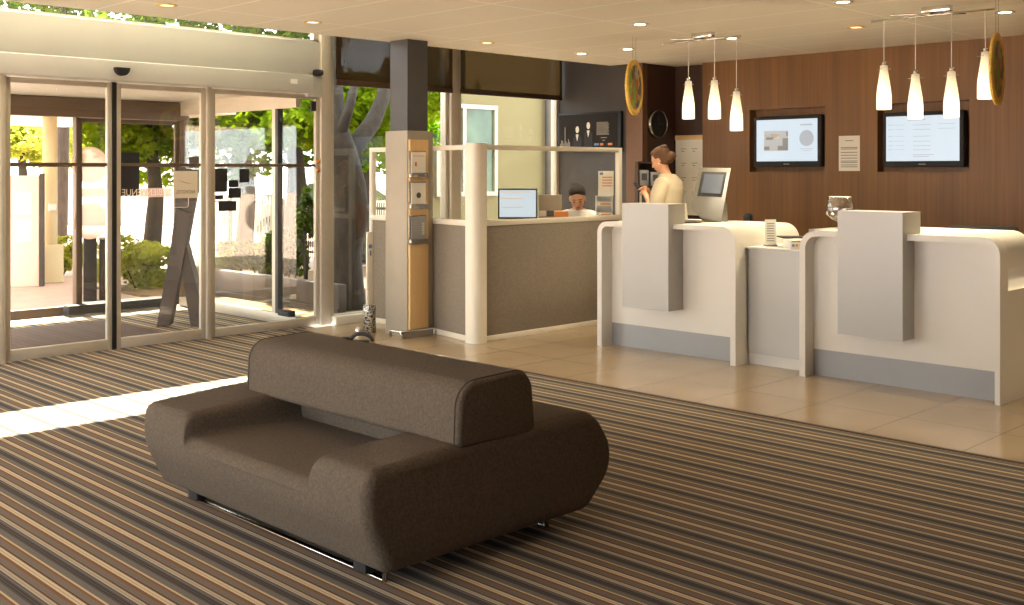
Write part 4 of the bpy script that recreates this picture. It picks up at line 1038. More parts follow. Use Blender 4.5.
# ------------------------------------------------------------------ sofa
def sofa():
    Y0, Y1 = 3.10, 4.84; XA, XBb = 2.35, 3.72; XC = (XA + XBb) / 2
    t = thing('lobby_sofa', 'large brown upholstered double-sided sofa standing on the striped carpet', 'sofa', (XC, (Y0 + Y1) / 2, 0))
    # end profile (x,z)
    P0 = [Vector(v) for v in rounded([(2.445, .075), (2.335, .30), (2.352, .468), (2.75, .492), (3.60, .515), (3.775, .27), (3.56, .075)], [.06, .35, .06, .5, .20, .17, .10], 8)]
    dense = []
    for a, b in zip(P0, P0[1:] + P0[:1]):
        m = max(1, int((b - a).length / .03)); dense += [a + (b - a) * k / m for k in range(m)]
    P0 = dense; n = len(P0)
    c = Vector((3.03, .31)); rr = .05
    stations = [(Y0 + rr * (1 - math.cos(PI / 2 * k / 6)), rr * (1 - math.sin(PI / 2 * k / 6))) for k in range(7)]
    ya, yb = Y0 + .31, Y1 - .36; ZS = .365; TR = .05
    drop = [(TR * k / 8, .38 * (1 - math.sqrt(1 - (k / 8) ** 2))) for k in range(9)] + [(TR + .002, .62), (TR + .005, .84), (TR + .012, .95), (TR + .03, 1.)]
    rings = [(y, ins, 0.) for y, ins in stations] + [(Y0 + .1, 0., 0.), (Y0 + .2, 0., 0.)] + [(ya + u, 0., w_) for u, w_ in drop] + [(ya + .1 + (yb - ya - .2) * k / 20, 0., 1.) for k in range(21)] + [(yb - u, 0., w_) for u, w_ in drop[::-1]] + [(Y1 - .2, 0., 0.), (Y1 - .1, 0., 0.)] + [(Y1 - (y - Y0), ins, 0.) for y, ins in stations[::-1]]
    nrm = []
    for i in range(n):
        d = P0[(i + 1) % n] - P0[i - 1]; nv = Vector((d.y, -d.x)).normalized()
        if nv.dot(P0[i] - c) < 0: nv = -nv
        nrm.append(nv)
    bb = MB(); vr = []
    for (y, ins, inseat) in rings:
        ring = []
        for v, nv in zip(P0, nrm):
            p = v - nv * ins
            if inseat > 0:
                # soft front edge of the seat
                ex = min(p.x - 2.335, 3.73 - p.x); zs = ZS - .05 * max(0, 1 - ex / .07) ** 2
                if p.y > zs: p = Vector((p.x, p.y + (zs - p.y) * inseat))
            ring.append(bb.bm.verts.new((p.x, y, p.y)))
        vr.append(ring)
    for a, b in zip(vr, vr[1:]):
        for k in range(n):
            f = bb.bm.faces.new((a[k], a[(k + 1) % n], b[(k + 1) % n], b[k])); f.smooth = True
    bb.bm.faces.new(vr[0]); bb.bm.faces.new(vr[-1][::-1])
    sharp(bb.build('sofa_body', M['sofa'], t), 60)
    Pb = [Vector(v) for v in rounded([(2.79, .475), (2.80, .727), (3.205, .74), (3.23, .475)], [.03, .10, .09, .03], 8)]
    cb = Vector((3.0, .60)); bb = MB(); vr = []; rr = .025
    st = [(Y0 + .005 + rr * (1 - math.cos(PI / 2 * k / 5)), rr * (1 - math.sin(PI / 2 * k / 5))) for k in range(6)]
    Yb1 = Y1 - .18
    R2_ = st + [(Y0 + .1 + (Yb1 - Y0 - .2) * k / 12, 0) for k in range(13)] + [(Yb1 - (y - Y0 - .005), i_) for y, i_ in st[::-1]]
    n = len(Pb)
    for y, ins in R2_:
        ring = []
        for v in Pb:
            d = (v - cb); p = v - d.normalized() * ins
            ring.append(bb.bm.verts.new((p.x, y, p.y)))
        vr.append(ring)
    for a, b in zip(vr, vr[1:]):
        for k in range(n):
            f = bb.bm.faces.new((a[k], a[(k + 1) % n], b[(k + 1) % n], b[k])); f.smooth = True
    bb.bm.faces.new(vr[0]); bb.bm.faces.new(vr[-1][::-1])
    br = sharp(bb.build('backrest', M['sofa'], t), 60)
    bb = MB(); bb.box(2.96, 3.06, Y0 + .2, Y1 - .25, .36, .50, .01); bb.build('backrest_support', M['sofa'], t)
    # seam piping round the near face of the backrest
    for yy in (Y0 + .030, Yb1 - .030):
        bb = MB(); ps = [(v.x + (v.x - cb.x) * .0, yy, v.y) for v in Pb]; bb.tube(ps + [ps[0], ps[1]], .0035, 6, cap=False); bb.build('seam', M['sofaseam'], br)
    # chrome runners and dark sub-frame
    for x in (2.53, 3.42):
        bb = MB(); bb.box(x - .012, x + .012, Y0 + .13, Y1 - .12, .004, .016, .003)
        bb.tube([(x, Y0 + .15, .09), (x, Y0 + .13, .05), (x, Y0 + .13, .012), (x, Y0 + .16, .009)], .011, 8); bb.tube([(x, Y1 - .14, .10), (x, Y1 - .12, .05), (x, Y1 - .12, .012), (x, Y1 - .15, .009)], .011, 8)
        bb.build('runner', M['chrome'], t)
        for y in (Y0 + .25, Y1 - .2):
            bb = MB(); bb.box(x - .03, x + .03, y - .04, y + .04, .015, .11, .006); bb.build('foot', M['blackmat'], t)
    bb = MB(); bb.box(2.60, 3.38, Y0 + .22, Y1 - .2, .075, .12, .004); bb.build('subframe', M['blackmat'], t)
    return t
sofa()

# black bag with curved handle on the floor behind the sofa
c = ground(357, 347)
t = thing('handbag', 'small black bag with curved handle on the carpet behind the sofa', 'bag', (c[0], c[1], 0), math.radians(-44.8), local=True)
bb = MB(); bb.box(-.11, .11, -.05, .05, .0, .06, .025, seg=4); bb.build('bag_body', M['blackmat'], t)
bb = MB(); bb.tube([(-.05 + .19 * (.5 - .5 * math.cos(PI * k / 10)), -.02, .035 + .085 * math.sin(PI * (k + 1.2) / 12)) for k in range(11)], .017, 8); bb.build('handle', M['black'], t)
bb = MB(); bb.tube([(-.05, 0, .075), (-.11, 0, .085), (-.16, 0, .06)], [.018, .006, .014], 8); bb.build('clasp', M['black'], t)
bb = MB(); bb.box(.0, .07, -.056, -.051, .02, .045, .002); bb.build('label_patch', M['inkorange'], t)

# ------------------------------------------------------------------ people
def remeshed(bb, name, m, parent, vox=.006, smooth_it=4):
    me = bb.mesh(name); tmp = bpy.data.objects.new('tmp', me); COL.objects.link(tmp)
    md = tmp.modifiers.new('r', 'REMESH'); md.mode = 'VOXEL'; md.voxel_size = vox; md.use_smooth_shade = True
    ms = tmp.modifiers.new('s', 'SMOOTH'); ms.factor = .5; ms.iterations = smooth_it
    dg = bpy.context.evaluated_depsgraph_get(); dg.update()
    out = bpy.data.meshes.new_from_object(tmp.evaluated_get(dg)); bpy.data.objects.remove(tmp)
    out.name = name; out.materials.clear(); out.materials.append(m)
    for p in out.polygons: p.use_smooth = True
    o = bpy.data.objects.new(name, out); COL.objects.link(o); o.parent = parent; return o

def head_parts(bb, C, Rm, s=1.0):
    """head centred at C facing +y of rotation Rm (3x3)"""
    def E(c, r, rot=None):
        bb.ell(C + Rm @ (Vector(c) * s), tuple(v * s for v in r), (Rm @ rot) if rot is not None else Rm, 24, 16)
    E((0, -.010, .020), (.074, .094, .088))        # cranium
    E((0, .018, -.030), (.060, .072, .078))        # face
    E((0, .045, -.082), (.034, .036, .030))        # chin
    E((0, .010, -.065), (.052, .055, .040))        # jaw
    E((0, .088, -.018), (.010, .014, .026), Matrix.Rotation(-.25, 3, 'X'))  # nose bridge
    E((0, .098, -.036), (.015, .014, .011))        # nose tip
    E((0, .078, -.064), (.022, .012, .012))        # mouth
    E((0, .072, .018), (.046, .018, .012))         # brow
    for k in (-1, 1):
        E((k * .036, .060, -.030), (.022, .024, .026))  # cheek
        E((k * .074, -.005, -.018), (.008, .018, .030)) # ear
def face_bits(parent, C, Rm, s=1.0, side=(-1, 1)):
    for k in side:
        bb = MB(); bb.ell(C + Rm @ (Vector((k * .031, .0835, -.008)) * s), (.014 * s, .006 * s, .0045 * s), Rm, 12, 8); bb.build('eyelash', M['hairdark'], parent)
        bb = MB(); bb.ell(C + Rm @ (Vector((k * .031, .0855, .016)) * s), (.018 * s, .005 * s, .0035 * s), Rm, 12, 8); bb.build('eyebrow', M['hairdark'], parent)
    bb = MB(); bb.ell(C + Rm @ (Vector((0, .0885, -.066)) * s), (.021 * s, .005 * s, .0075 * s), Rm, 14, 8); bb.build('lips', M['lips'], parent)
def hand(bb, W, D, N, s=1.0, curl=.6, side=1):
    """hand from wrist W pointing D with palm normal N (palm side)"""
    D = Vector(D).normalized(); N = Vector(N); N = (N - D * N.dot(D)).normalized(); S = D.cross(N) * side
    Rm = Matrix((S, D, N)).transposed()
    bb.ell(W + D * .045 * s, (.038 * s, .052 * s, .015 * s), Rm, 16, 10)
    for k, (ox, L) in enumerate(((-.028, .062), (-.010, .072), (.010, .068), (.027, .054))):
        p = W + D * .085 * s + S * ox * s; pts = [p - D * .02 * s]; a = 0; q_ = p.copy(); pts.append(q_.copy())
        for j, fr_ in enumerate((.45, .32, .23)):
            a += curl * (1 + .1 * k); q_ = q_ + (D * math.cos(a) + N * math.sin(a)) * L * fr_ * s; pts.append(q_.copy())
        bb.tube(pts, [.0095 * s, .0095 * s, .009 * s, .008 * s, .0065 * s], 10)
    p = W + D * .02 * s - S * .03 * s
    bb.tube([p, p + (D * .7 - S * .6 + N * .3) * .035 * s, p + (D * 1.2 - S * .6 + N * .6) * .055 * s], [.012 * s, .0105 * s, .008 * s], 10)
def loft(bb, secs, seg=24):
    """secs: list of (center Vector, half-width vec dir u, ru, dir v, rv)"""
    rings = []
    for c, u, ru, v, rv in secs:
        rings.append([bb.bm.verts.new(c + u * (ru * math.cos(2 * PI * k / seg)) + v * (rv * math.sin(2 * PI * k / seg))) for k in range(seg)])
    for a, b in zip(rings, rings[1:]):
        for k in range(seg): bb.bm.faces.new((a[k], a[(k + 1) % seg], b[(k + 1) % seg], b[k]))
    bb.bm.faces.new(rings[0][::-1]); bb.bm.faces.new(rings[-1])

# --- standing receptionist (local frame: +y = facing, z up)
def standing():
    px = 666; d_ = 10.62; a_, b_2 = ray(px); loc = Vector((a_ * d_, b_2 * d_, 0))
    left = -RT; face = (left * 1.0 + FW * .62).normalized(); rz = math.atan2(face.y, face.x) - PI / 2
    t = thing('person', 'standing person in cream top with pinned up light brown hair, looking down', 'person', tuple(loc), rz, local=True)
    X_, Y_ = Vector((1, 0, 0)), Vector((0, 1, 0)); V = Vector
    sh = 1.0
    hips = [(.0, 0, .86, .165, .115), (0, -.005, .96, .158, .11), (0, -.005, 1.06, .128, .09), (0, -.01, 1.16, .135, .095), (0, -.01, 1.28, .155, .108), (0, -.02, 1.38, .168, .105), (0, -.03, 1.45, .165, .085), (0, -.03, 1.495, .10, .065), (0, -.01, 1.53, .055, .055)]
    bb = MB()
    loft(bb, [(V((x, y, z)), X_, ru * .93, Y_, rv * .93) for x, y, z, ru, rv in hips])
    bb.tube([V((0, -.02, 1.48)), V((0, .015, 1.56)), V((0, .03, 1.60))], [.052, .050, .05], 16)
    Rm = Matrix.Rotation(-.38, 3, 'X'); C = V((0, .055, 1.675))
    head_parts(bb, C, Rm, 1.04)
    # legs
    for k in (-1, 1):
        bb.tube([V((k * .085, 0, .93)), V((k * .09, .01, .72)), V((k * .09, .015, .48)), V((k * .09, -.01, .30)), V((k * .09, -.01, .09))], [.095, .08, .055, .052, .035], 14)
        bb.ell((k * .09, .06, .045), (.042, .12, .04), None, 14, 8)
    # arms: elbow bent, hands in front of the chest
    arms = {}
    for k in (-1, 1):
        S = V((k * .165, -.03, 1.435)); E_ = V((k * .215, .03, 1.18)); W = V((k * .06, .20, 1.345))
        arms[k] = (S, E_, W)
        bb.tube([S, (S + E_) / 2, E_, (E_ * .5 + W * .5), W], [.045, .042, .036, .034, .025], 14)
        hand(bb, W, (W - E_) * .5 + V((-k * .1, .05, .05)), V((-k, 0, -.2)), 1.0, .45, k)
    body = remeshed(bb, 'body', M['skin'], t, .0065)
    # blouse
    bb = MB(); loft(bb, [(V((x, y, z)), X_, ru * 1.16 + .008, Y_, rv * 1.3 + .012) for x, y, z, ru, rv in hips])
    for k in (-1, 1):
        S, E_, W = arms[k]; bb.tube([S + V((-k * .05, 0, .0)), S, (S + E_) / 2 + V((k * .008, 0, 0)), E_ + V((k * .005, -.01, -.02)), E_ * .62 + W * .38], [.066, .078, .076, .074, .058], 16)
    remeshed(bb, 'blouse', M['blouse'], t, .008, 6)
    bb = MB(); loft(bb, [(V((0, 0, .90)), X_, .17, Y_, .12), (V((0, 0, .80)), X_, .178, Y_, .125), (V((0, 0, .55)), X_, .175, Y_, .12), (V((0, 0, .5)), X_, .172, Y_, .118)])
    remeshed(bb, 'skirt', M['trousers'], t, .01, 3)
    for k in (-1, 1):
        bb = MB(); bb.ell((k * .09, .06, .035), (.047, .13, .035), None, 16, 8); bb.build('shoe', M['blackmat'], t)
    # hair
    bb = MB(); s = 1.04
    def E(c, r, rot=None): bb.ell(C + Rm @ (V(c) * s), tuple(v * s for v in r), Rm, 24, 16)
    E((0, -.022, .034), (.082, .092, .088)); E((0, -.035, .0), (.078, .078, .075)); E((0, .03, .075), (.058, .045, .035)); E((.0, -.118, -.012), (.045, .042, .042)); E((.0, -.09, -.03), (.05, .04, .04)); E((.0, -.06, .095), (.05, .05, .025)); E((.02, -.01, .112), (.03, .06, .014))
    remeshed(bb, 'hair', M['hairblond'], t, .006, 3)
    face_bits(t, C, Rm, s)
    for k in (-1, 1):
        bb = MB(); bb.ell(C + Rm @ (V((k * .084, .0, -.046)) * s), (.005, .007, .007), None, 10, 8); bb.build('earring', M['white'], t)
    return t, loc, rz
pt, ploc, prz = standing()
# phone held in the hands
RZ = Matrix.Rotation(prz, 3, 'Z')
c = ploc + RZ @ Vector((0, .30, 1.395))
bb = MB(); bb.box(-.035, .035, -.05, .06, -.006, .006, .004, M=Matrix.Rotation(.9, 4, 'X')); o = bb.build('notebook', M['blackmat'], None); o.location = c; o.rotation_euler = (0, 0, prz); tag(o, 'small dark pad held by the standing person', 'pad')

def seated():
    px = 578.5; d_ = 11.55; a_, b_2 = ray(px); loc = Vector((a_ * d_, b_2 * d_, 0))
    face = (-FW + left_ * .18).normalized(); rz = math.atan2(face.y, face.x) - PI / 2
    t = thing('person', 'seated person in white top with dark pulled back hair behind the booth glass', 'person', tuple(loc), rz, local=True)
    X_, Y_ = Vector((1, 0, 0)), Vector((0, 1, 0)); V = Vector
    sec = [(0, 0, .50, .17, .13), (0, -.0, .62, .155, .11), (0, 0, .74, .13, .095), (0, .01, .86, .145, .10), (0, .02, .99, .18, .115), (0, .02, 1.09, .188, .10), (0, .03, 1.15, .11, .07), (0, .04, 1.17, .06, .058)]
    bb = MB(); loft(bb, [(V((x, y, z)), X_, ru * .93, Y_, rv * .93) for x, y, z, ru, rv in sec])
    bb.tube([V((0, .03, 1.09)), V((0, .055, 1.15)), V((0, .07, 1.19))], [.052, .048, .048], 16)
    Rm = Matrix.Rotation(.10, 3, 'Z') @ Matrix.Rotation(-.42, 3, 'X') @ Matrix.Rotation(.06, 3, 'Y'); C = V((0, .10, 1.28))
    head_parts(bb, C, Rm, 1.12)
    arms = {}
    for k in (-1, 1):
        S = V((k * .18, .02, 1.08)); E_ = V((k * .21, .13, .79)); W = V((k * .12, .33, .77)); arms[k] = (S, E_, W)
        bb.tube([S, (S + E_) / 2, E_, (E_ + W) / 2, W], [.045, .042, .036, .033, .025], 14)
        hand(bb, W, V((-k * .3, 1, 0)), V((0, 0, -1)), 1, .25, k)
        H = V((k * .09, .02, .50)); K = V((k * .12, .42, .50)); A_ = V((k * .12, .40, .09))
        bb.tube([H, (H + K) / 2, K], [.085, .075, .055], 14); bb.tube([K, (K + A_) / 2, A_], [.055, .050, .034], 14); bb.ell((k * .12, .46, .045), (.042, .12, .04), None, 14, 8)
    remeshed(bb, 'body', M['skin'], t, .0065)
    bb = MB(); loft(bb, [(V((x, y, z)), X_, ru * 1.08 + .006, Y_, rv * 1.10 + .006) for x, y, z, ru, rv in sec[:-1]])
    for k in (-1, 1):
        S, E_, W = arms[k]; bb.tube([S + V((-k * .07, 0, .02)), S, (S + E_) / 2], [.055, .062, .056], 16)
    remeshed(bb, 'blouse', M['white'], t, .008, 5)
    bb = MB(); loft(bb, [(V((0, 0, .44)), X_, .18, Y_, .14), (V((0, 0, .58)), X_, .17, Y_, .125)])
    for k in (-1, 1): bb.tube([V((k * .09, .02, .50)), V((k * .105, .2, .50)), V((k * .12, .42, .50)), V((k * .12, .42, .40)), V((k * .12, .40, .14))], [.095, .088, .068, .066, .055], 14)
    remeshed(bb, 'trousers', M['trousers'], t, .01, 3)
    for k in (-1, 1):
        bb = MB(); bb.ell((k * .12, .46, .036), (.047, .13, .035), None, 16, 8); bb.build('shoe', M['blackmat'], t)
    bb = MB(); s = 1.12
    def E(c, r): bb.ell(C + Rm @ (V(c) * s), tuple(v * s for v in r), Rm, 24, 16)
    E((0, -.026, .036), (.081, .090, .086)); E((0, -.04, -.005), (.078, .07, .075)); E((.015, -.075, .085), (.045, .04, .034)); E((0, .0, .06), (.082, .07, .06)); E((.0, -.115, -.03), (.025, .03, .06)); E((0, .035, .085), (.05, .03, .02))
    remeshed(bb, 'hair', M['hairdark'], t, .006, 3)
    face_bits(t, C, Rm, s)
    return t, loc, rz
left_ = -RT
st_, sloc, srz = seated()
# chair under the seated clerk
t = thing('clerk_chair', 'grey swivel stool under the seated person in the booth', 'chair', tuple(sloc), srz, local=True)
bb = MB(); bb.lathe([(0, .35), (.2, .35), (.21, .38), (.19, .405), (0, .405)], (0, .02, 0), 28); bb.build('seat', M['blackmat'], t)
bb = MB(); bb.tube([(0, .02, .03), (0, .02, .35)], .025); bb.build('gas_column', M['steel'], t)
bb = MB(); bb.lathe([(0, 0), (.22, 0), (.2, .02), (.03, .04), (0, .04)], (0, .02, 0), 28); bb.build('base', M['steel'], t)

# ------------------------------------------------------------------ outdoors
bb = MB(); bb.box(-40, 60, YO + .05, 70, -.25, -.02); bb.box(XS + .1, 60, YW + .15, YO + .05, -.25, -.02); bb.box(-40, XL - .16, -40, YO + .05, -.25, -.02); bb.box(XL - .16, 60, -40, YB - .16, -.25, -.02); bb.box(XL - .16, 1.9, YW + .15, YO + .05, -.25, -.02)
o = bb.build('ground', M['paving']); struct(o); tag(o, 'pale sunlit paving outside the building', 'paving')
bb = MB(); bb.box(6.25, 13.0, YW + .2, 14.2, -.02, .01); o = bb.build('soil_bed', M['soil']); tag(o, 'brown planting bed strewn with dry leaves beside the porch', 'soil', kind='stuff')
bb = MB(); bb.box(6.9, 7.0, 9.6, 13.0, .0, .33, .01); bb.box(6.88, 6.9, 9.6, 13.0, .01, .07); tag(bb.build('garden_wall', M['stone'], None, (6.95, 11.6, 0)), 'low grey garden wall beside the glass porch', 'wall')

def leaves_mesh(n, gen, size, seed):
    rnd = random.Random(seed); vs, fs = [], []
    for i in range(n):
        c = Vector(gen(rnd)); s = size * rnd.uniform(.6, 1.3)
        a = rnd.uniform(0, 2 * PI); tl = rnd.uniform(-.9, .9)
        u = Vector((math.cos(a), math.sin(a), tl)).normalized(); v = u.cross(Vector((rnd.uniform(-1, 1), rnd.uniform(-1, 1), rnd.uniform(-.5, 1)))).normalized()
        w = u.cross(v) * (.12 * s)
        k = len(vs)
        vs += [c - u * s * .5, c + v * s * .28 + w, c + u * s * .5, c - v * s * .28 + w]; fs.append((k, k + 1, k + 2, k + 3))
    me = bpy.data.meshes.new('foliage'); me.from_pydata([tuple(v) for v in vs], [], fs); return me
def clump(c, r, k=7, seed=0):
    rn = random.Random(seed); cs = []
    for _ in range(k):
        d = Vector((rn.gauss(0, 1), rn.gauss(0, 1), rn.gauss(0, 1))).normalized() * rn.uniform(.2, .75)
        cs.append((Vector(c) + Vector((d.x * r[0], d.y * r[1], d.z * r[2])), rn.uniform(.3, .5)))
    def gen(rnd):
        cc, q_ = rnd.choice(cs); d = Vector((rnd.gauss(0, 1), rnd.gauss(0, 1), rnd.gauss(0, 1))).normalized() * rnd.uniform(.3, 1) ** .5
        return cc + Vector((d.x * r[0], d.y * r[1], d.z * r[2])) * q_
    return gen
def foliage(name, me, m, parent, root):
    me.transform(Matrix.Translation(-Vector(root))); me.materials.append(m)
    o = bpy.data.objects.new(name, me); COL.objects.link(o); o.parent = parent; return o
def tree(label, root, crowns, trunk, m, n, size, seed, branches=()):
    t = thing('tree', label, 'tree', root)
    bb = MB(); bb.tube(trunk[0], trunk[1], 14)
    tr = bb.build('trunk', M['bark'], t)
    for pts, rs in branches:
        bb = MB(); bb.tube(pts, rs, 10); bb.build('branch', M['bark'], t)
    for k, (c, r) in enumerate(crowns):
        foliage('crown', leaves_mesh(n, clump(c, r, 14, seed + k), size, seed * 7 + k), m, t, root)
# main tree by window
TD = 12.2
def wp(px, py, d=TD): return at(px, py, d)
b0 = wp(346, 300); b0.z = 0
tree('big tree with a grey brown trunk right outside the tall window', (b0.x, b0.y, 0),
     [((9.1, 13.0, 4.9), (2.4, 1.6, 1.2)), (tuple(wp(372, 112, 14.5)), (1.5, 1.5, .62)), ((7.6, 12.3, 5.7), (1.9, 1.5, 2.0)), ((6.9, 12.0, 5.4), (1.5, 1.3, 1.9)), ((8.6, 12.2, 4.6), (1.8, 1.2, 1.3))],  # high crowns, unseen from inside, added to block sun on the floor
     ([b0, wp(346, 300), wp(343, 250), wp(352, 215), wp(349, 185), wp(340, 155), wp(333, 120, 12.4), wp(331, 60, 12.8), wp(335, -40, 13)], [.26, .22, .20, .20, .19, .20, .14, .12, .1]), M['leaf'], 5200, .17, 3,
     [([wp(343, 165), wp(358, 142, 12.5), wp(373, 122, 12.8), wp(383, 98, 13.1), wp(388, 60, 13.4)], [.13, .11, .10, .085, .06]), ([wp(338, 140), wp(348, 112, 12.3), wp(356, 80, 12.5)], [.08, .06, .05])])
# trees seen through doors
def bgtree(label, px, d, zc, r, m, n=4500, size=.16, seed=1, tz=None):
    c = at(px, 172, d); root = (c.x, c.y, 0)
    tree(label, root, [((c.x, c.y, zc), r)], ([Vector(root), Vector((c.x + .1, c.y, zc * .5)), Vector((c.x, c.y, zc))], [.16, .12, .07]), m, n, size, seed)
bgtree('bright green tree behind the middle door leaf', 150, 16.8, 2.3, (1.35, 1.35, 1.0), M['leaf'], 5500, .15, 11)
bgtree('bright green tree behind the black squares of the side panel', 243, 17.6, 2.45, (1.6, 1.6, .95), M['leaf'], 6500, .15, 12)
bgtree('small green tree behind the right edge of the glazed porch', 296, 19.0, 2.4, (1.1, 1.1, .75), M['leafd'], 3000, .16, 13)
bgtree('pale yellow green tree far behind the outer doorway', 20, 27, 2.4, (2.6, 2.6, 1.0), M['leafy'], 4500, .2, 14)
bgtree('tall green tree seen through the glass strip above the header, right part', 235, 21, 5.6, (3.0, 3.0, 1.8), M['leafd'], 8000, .22, 15)
bgtree('tall dark tree seen through the right end of the glass strip above the header', 292, 20, 5.0, (2.0, 2.0, 1.6), M['leafd'], 4200, .2, 18)
bgtree('tall tree seen through the glass strip above the header, left part', 60, 24, 6.2, (2.6, 2.6, 1.8), M['leafd'], 4200, .22, 16)
bgtree('green tree filling the window to the left of the dark pillar', 362, 18.5, 2.6, (1.5, 1.5, 1.1), M['leaf'], 6000, .16, 17)
def shrub(label, px, py, d, r, m, n, seed, zc=None):
    c = at(px, py, d); root = (c.x, c.y, 0)
    t = thing('shrub', label, 'shrub', root, group='shrubs outside the entrance')
    foliage('foliage', leaves_mesh(n, clump((c.x, c.y, c.z), r, 10, seed), .085, seed), m, t, root)
    bb = MB()
    for k in range(5):
        a = k * 1.25; bb.tube([(c.x, c.y, 0), (c.x + r[0] * .4 * math.cos(a), c.y + r[1] * .4 * math.sin(a), c.z)], [.012, .006], 6)
    bb.build('stem', M['bark'], t)
shrub('low shrub behind the outer doorway beside the sand coloured column', 63, 258, 16.2, (.4, .4, .34), M['leafy'], 1500, 21)
shrub('broad sunlit shrub behind the black sculpture', 136, 264, 14.3, (.65, .65, .38), M['leafy'], 3200, 22)
shrub('shrub behind the low garden wall, left one', 236, 254, 14.8, (.45, .45, .28), M['leaf'], 2000, 23)
shrub('shrub behind the low garden wall, middle one', 262, 255, 14.2, (.45, .45, .3), M['leafd'], 1500, 24)
shrub('shrub behind the low garden wall, right one', 291, 253, 13.6, (.4, .4, .36), M['leafd'], 1500, 25)
shrub('small climbing shrub at the right edge of the glazed porch', 306, 222, 13.0, (.14, .14, .45), M['leafd'], 700, 26)
# canopy over forecourt and column
bb = MB(); bb.box(1.5, 8.0, 13.6, 19.5, 2.36, 2.6); o = struct(bb.build('roof', M['outwhite'])); tag(o, 'pale flat canopy roof over the forecourt', 'canopy')
cx2, cy2 = ground(50, 281)
t = thing('canopy_column', 'sand coloured column with wider foot under the forecourt canopy', 'column', (cx2, cy2, 0))
bb = MB(); bb.lathe([(0, 0), (.10, 0), (.10, 2.38), (0, 2.38)], (cx2, cy2, -.02), 24); bb.build('shaft', M['sandcol'], t)
bb = MB(); bb.box(cx2 - .14, cx2 + .14, cy2 - .14, cy2 + .14, -.02, .52, .01); bb.build('foot', M['sandcol'], t)
bb = MB(); bb.box(cx2 - .06, cx2 + .04, cy2 - .14, cy2 - .08, 1.0, 1.1, .01); bb.build('switch_box', M['outwhite'], t)
# info totem outside
tx, ty = ground(27, 285)
t = thing('information_totem', 'pinkish white information totem with two framed sheets outside', 'totem', (tx, ty, -.02), math.radians(-30), local=True)
bb = MB(); bb.box(-.21, .16, -.04, .04, 0, 1.52, .008); bb.build('totem_body', M['outpink'], t)
for z in (.98, .60):
    bb = MB(); bb.box(-.12, .08, -.052, -.041, z, z + .32, .003); fr_ = bb.build('sheet_frame', M['outwhite'], t)
    bb = MB(); bb.box(-.10, .06, -.056, -.053, z + .02, z + .3); bb.build('sheet', M['paper'], fr_)
bb = MB(); bb.box(.16, .22, -.05, .05, 0, 1.55, .008); bb.build('edge_post', M['stone'], t)
# dark bins behind the sticker pane
for px, py, w0, h0, lb in ((90, 299, .15, .76, 'tall black waste bin outside, left of the pair'), (104.5, 298, .12, .74, 'tall black ashtray post outside, right of the pair')):
    gx2, gy2 = ground(px, py)
    t = thing('waste_bin', lb, 'bin', (gx2, gy2, -.02), math.radians(-20), group='black bins outside the porch', local=True)
    bb = MB(); bb.box(-w0 / 2, w0 / 2, -w0 / 2, w0 / 2, 0, h0, .006); bb.build('bin_body', M['blackmat'], t)
    bb = MB(); bb.box(-w0 / 2 - .006, w0 / 2 + .006, -w0 / 2 - .006, w0 / 2 + .006, h0, h0 + .03, .008); bb.build('bin_lid', M['steel'], t)
# white gate
def fence(label, name, px0, px1, d0, d1, z0, z1, npk, m, thick=.02, rails=(.1, .9), cat='fence'):
    p0 = at(px0, 172, d0); p1 = at(px1, 172, d1); dv = Vector((p1.x - p0.x, p1.y - p0.y, 0)); L = dv.length; rz = math.atan2(dv.y, dv.x)
    t = thing(name, label, cat, (p0.x, p0.y, 0), rz, local=True)
    bb = MB()
    for k in range(npk): x = L * k / (npk - 1); bb.box(x - thick / 2, x + thick / 2, -.01, .01, z0, z1)
    bb.build('pickets', m, t)
    for r_ in rails:
        zz = z0 + (z1 - z0) * r_; bb = MB(); bb.box(0, L, -.02, .02, zz - .02, zz + .02); bb.build('rail', m, t)
    for x in (0, L):
        bb = MB(); bb.box(x - .05, x + .05, -.05, .05, -.02, z1 + .04); bb.build('post', m, t)
fence('white picket gate behind the shrubs beyond the porch', 'garden_gate', 236, 277, 18.4, 18.4, .05, 1.18, 15, M['outwhite'], .03, (.05, .32, .97), 'gate')
fence('thin grey railing left of the white gate', 'garden_railing', 206, 234, 18.6, 18.5, .1, 1.15, 16, M['stone'], .012)
fence('thin grey railing right of the white gate, behind the tree trunk', 'garden_railing', 281, 395, 18.6, 17.5, .1, 1.05, 56, M['stone'], .012)
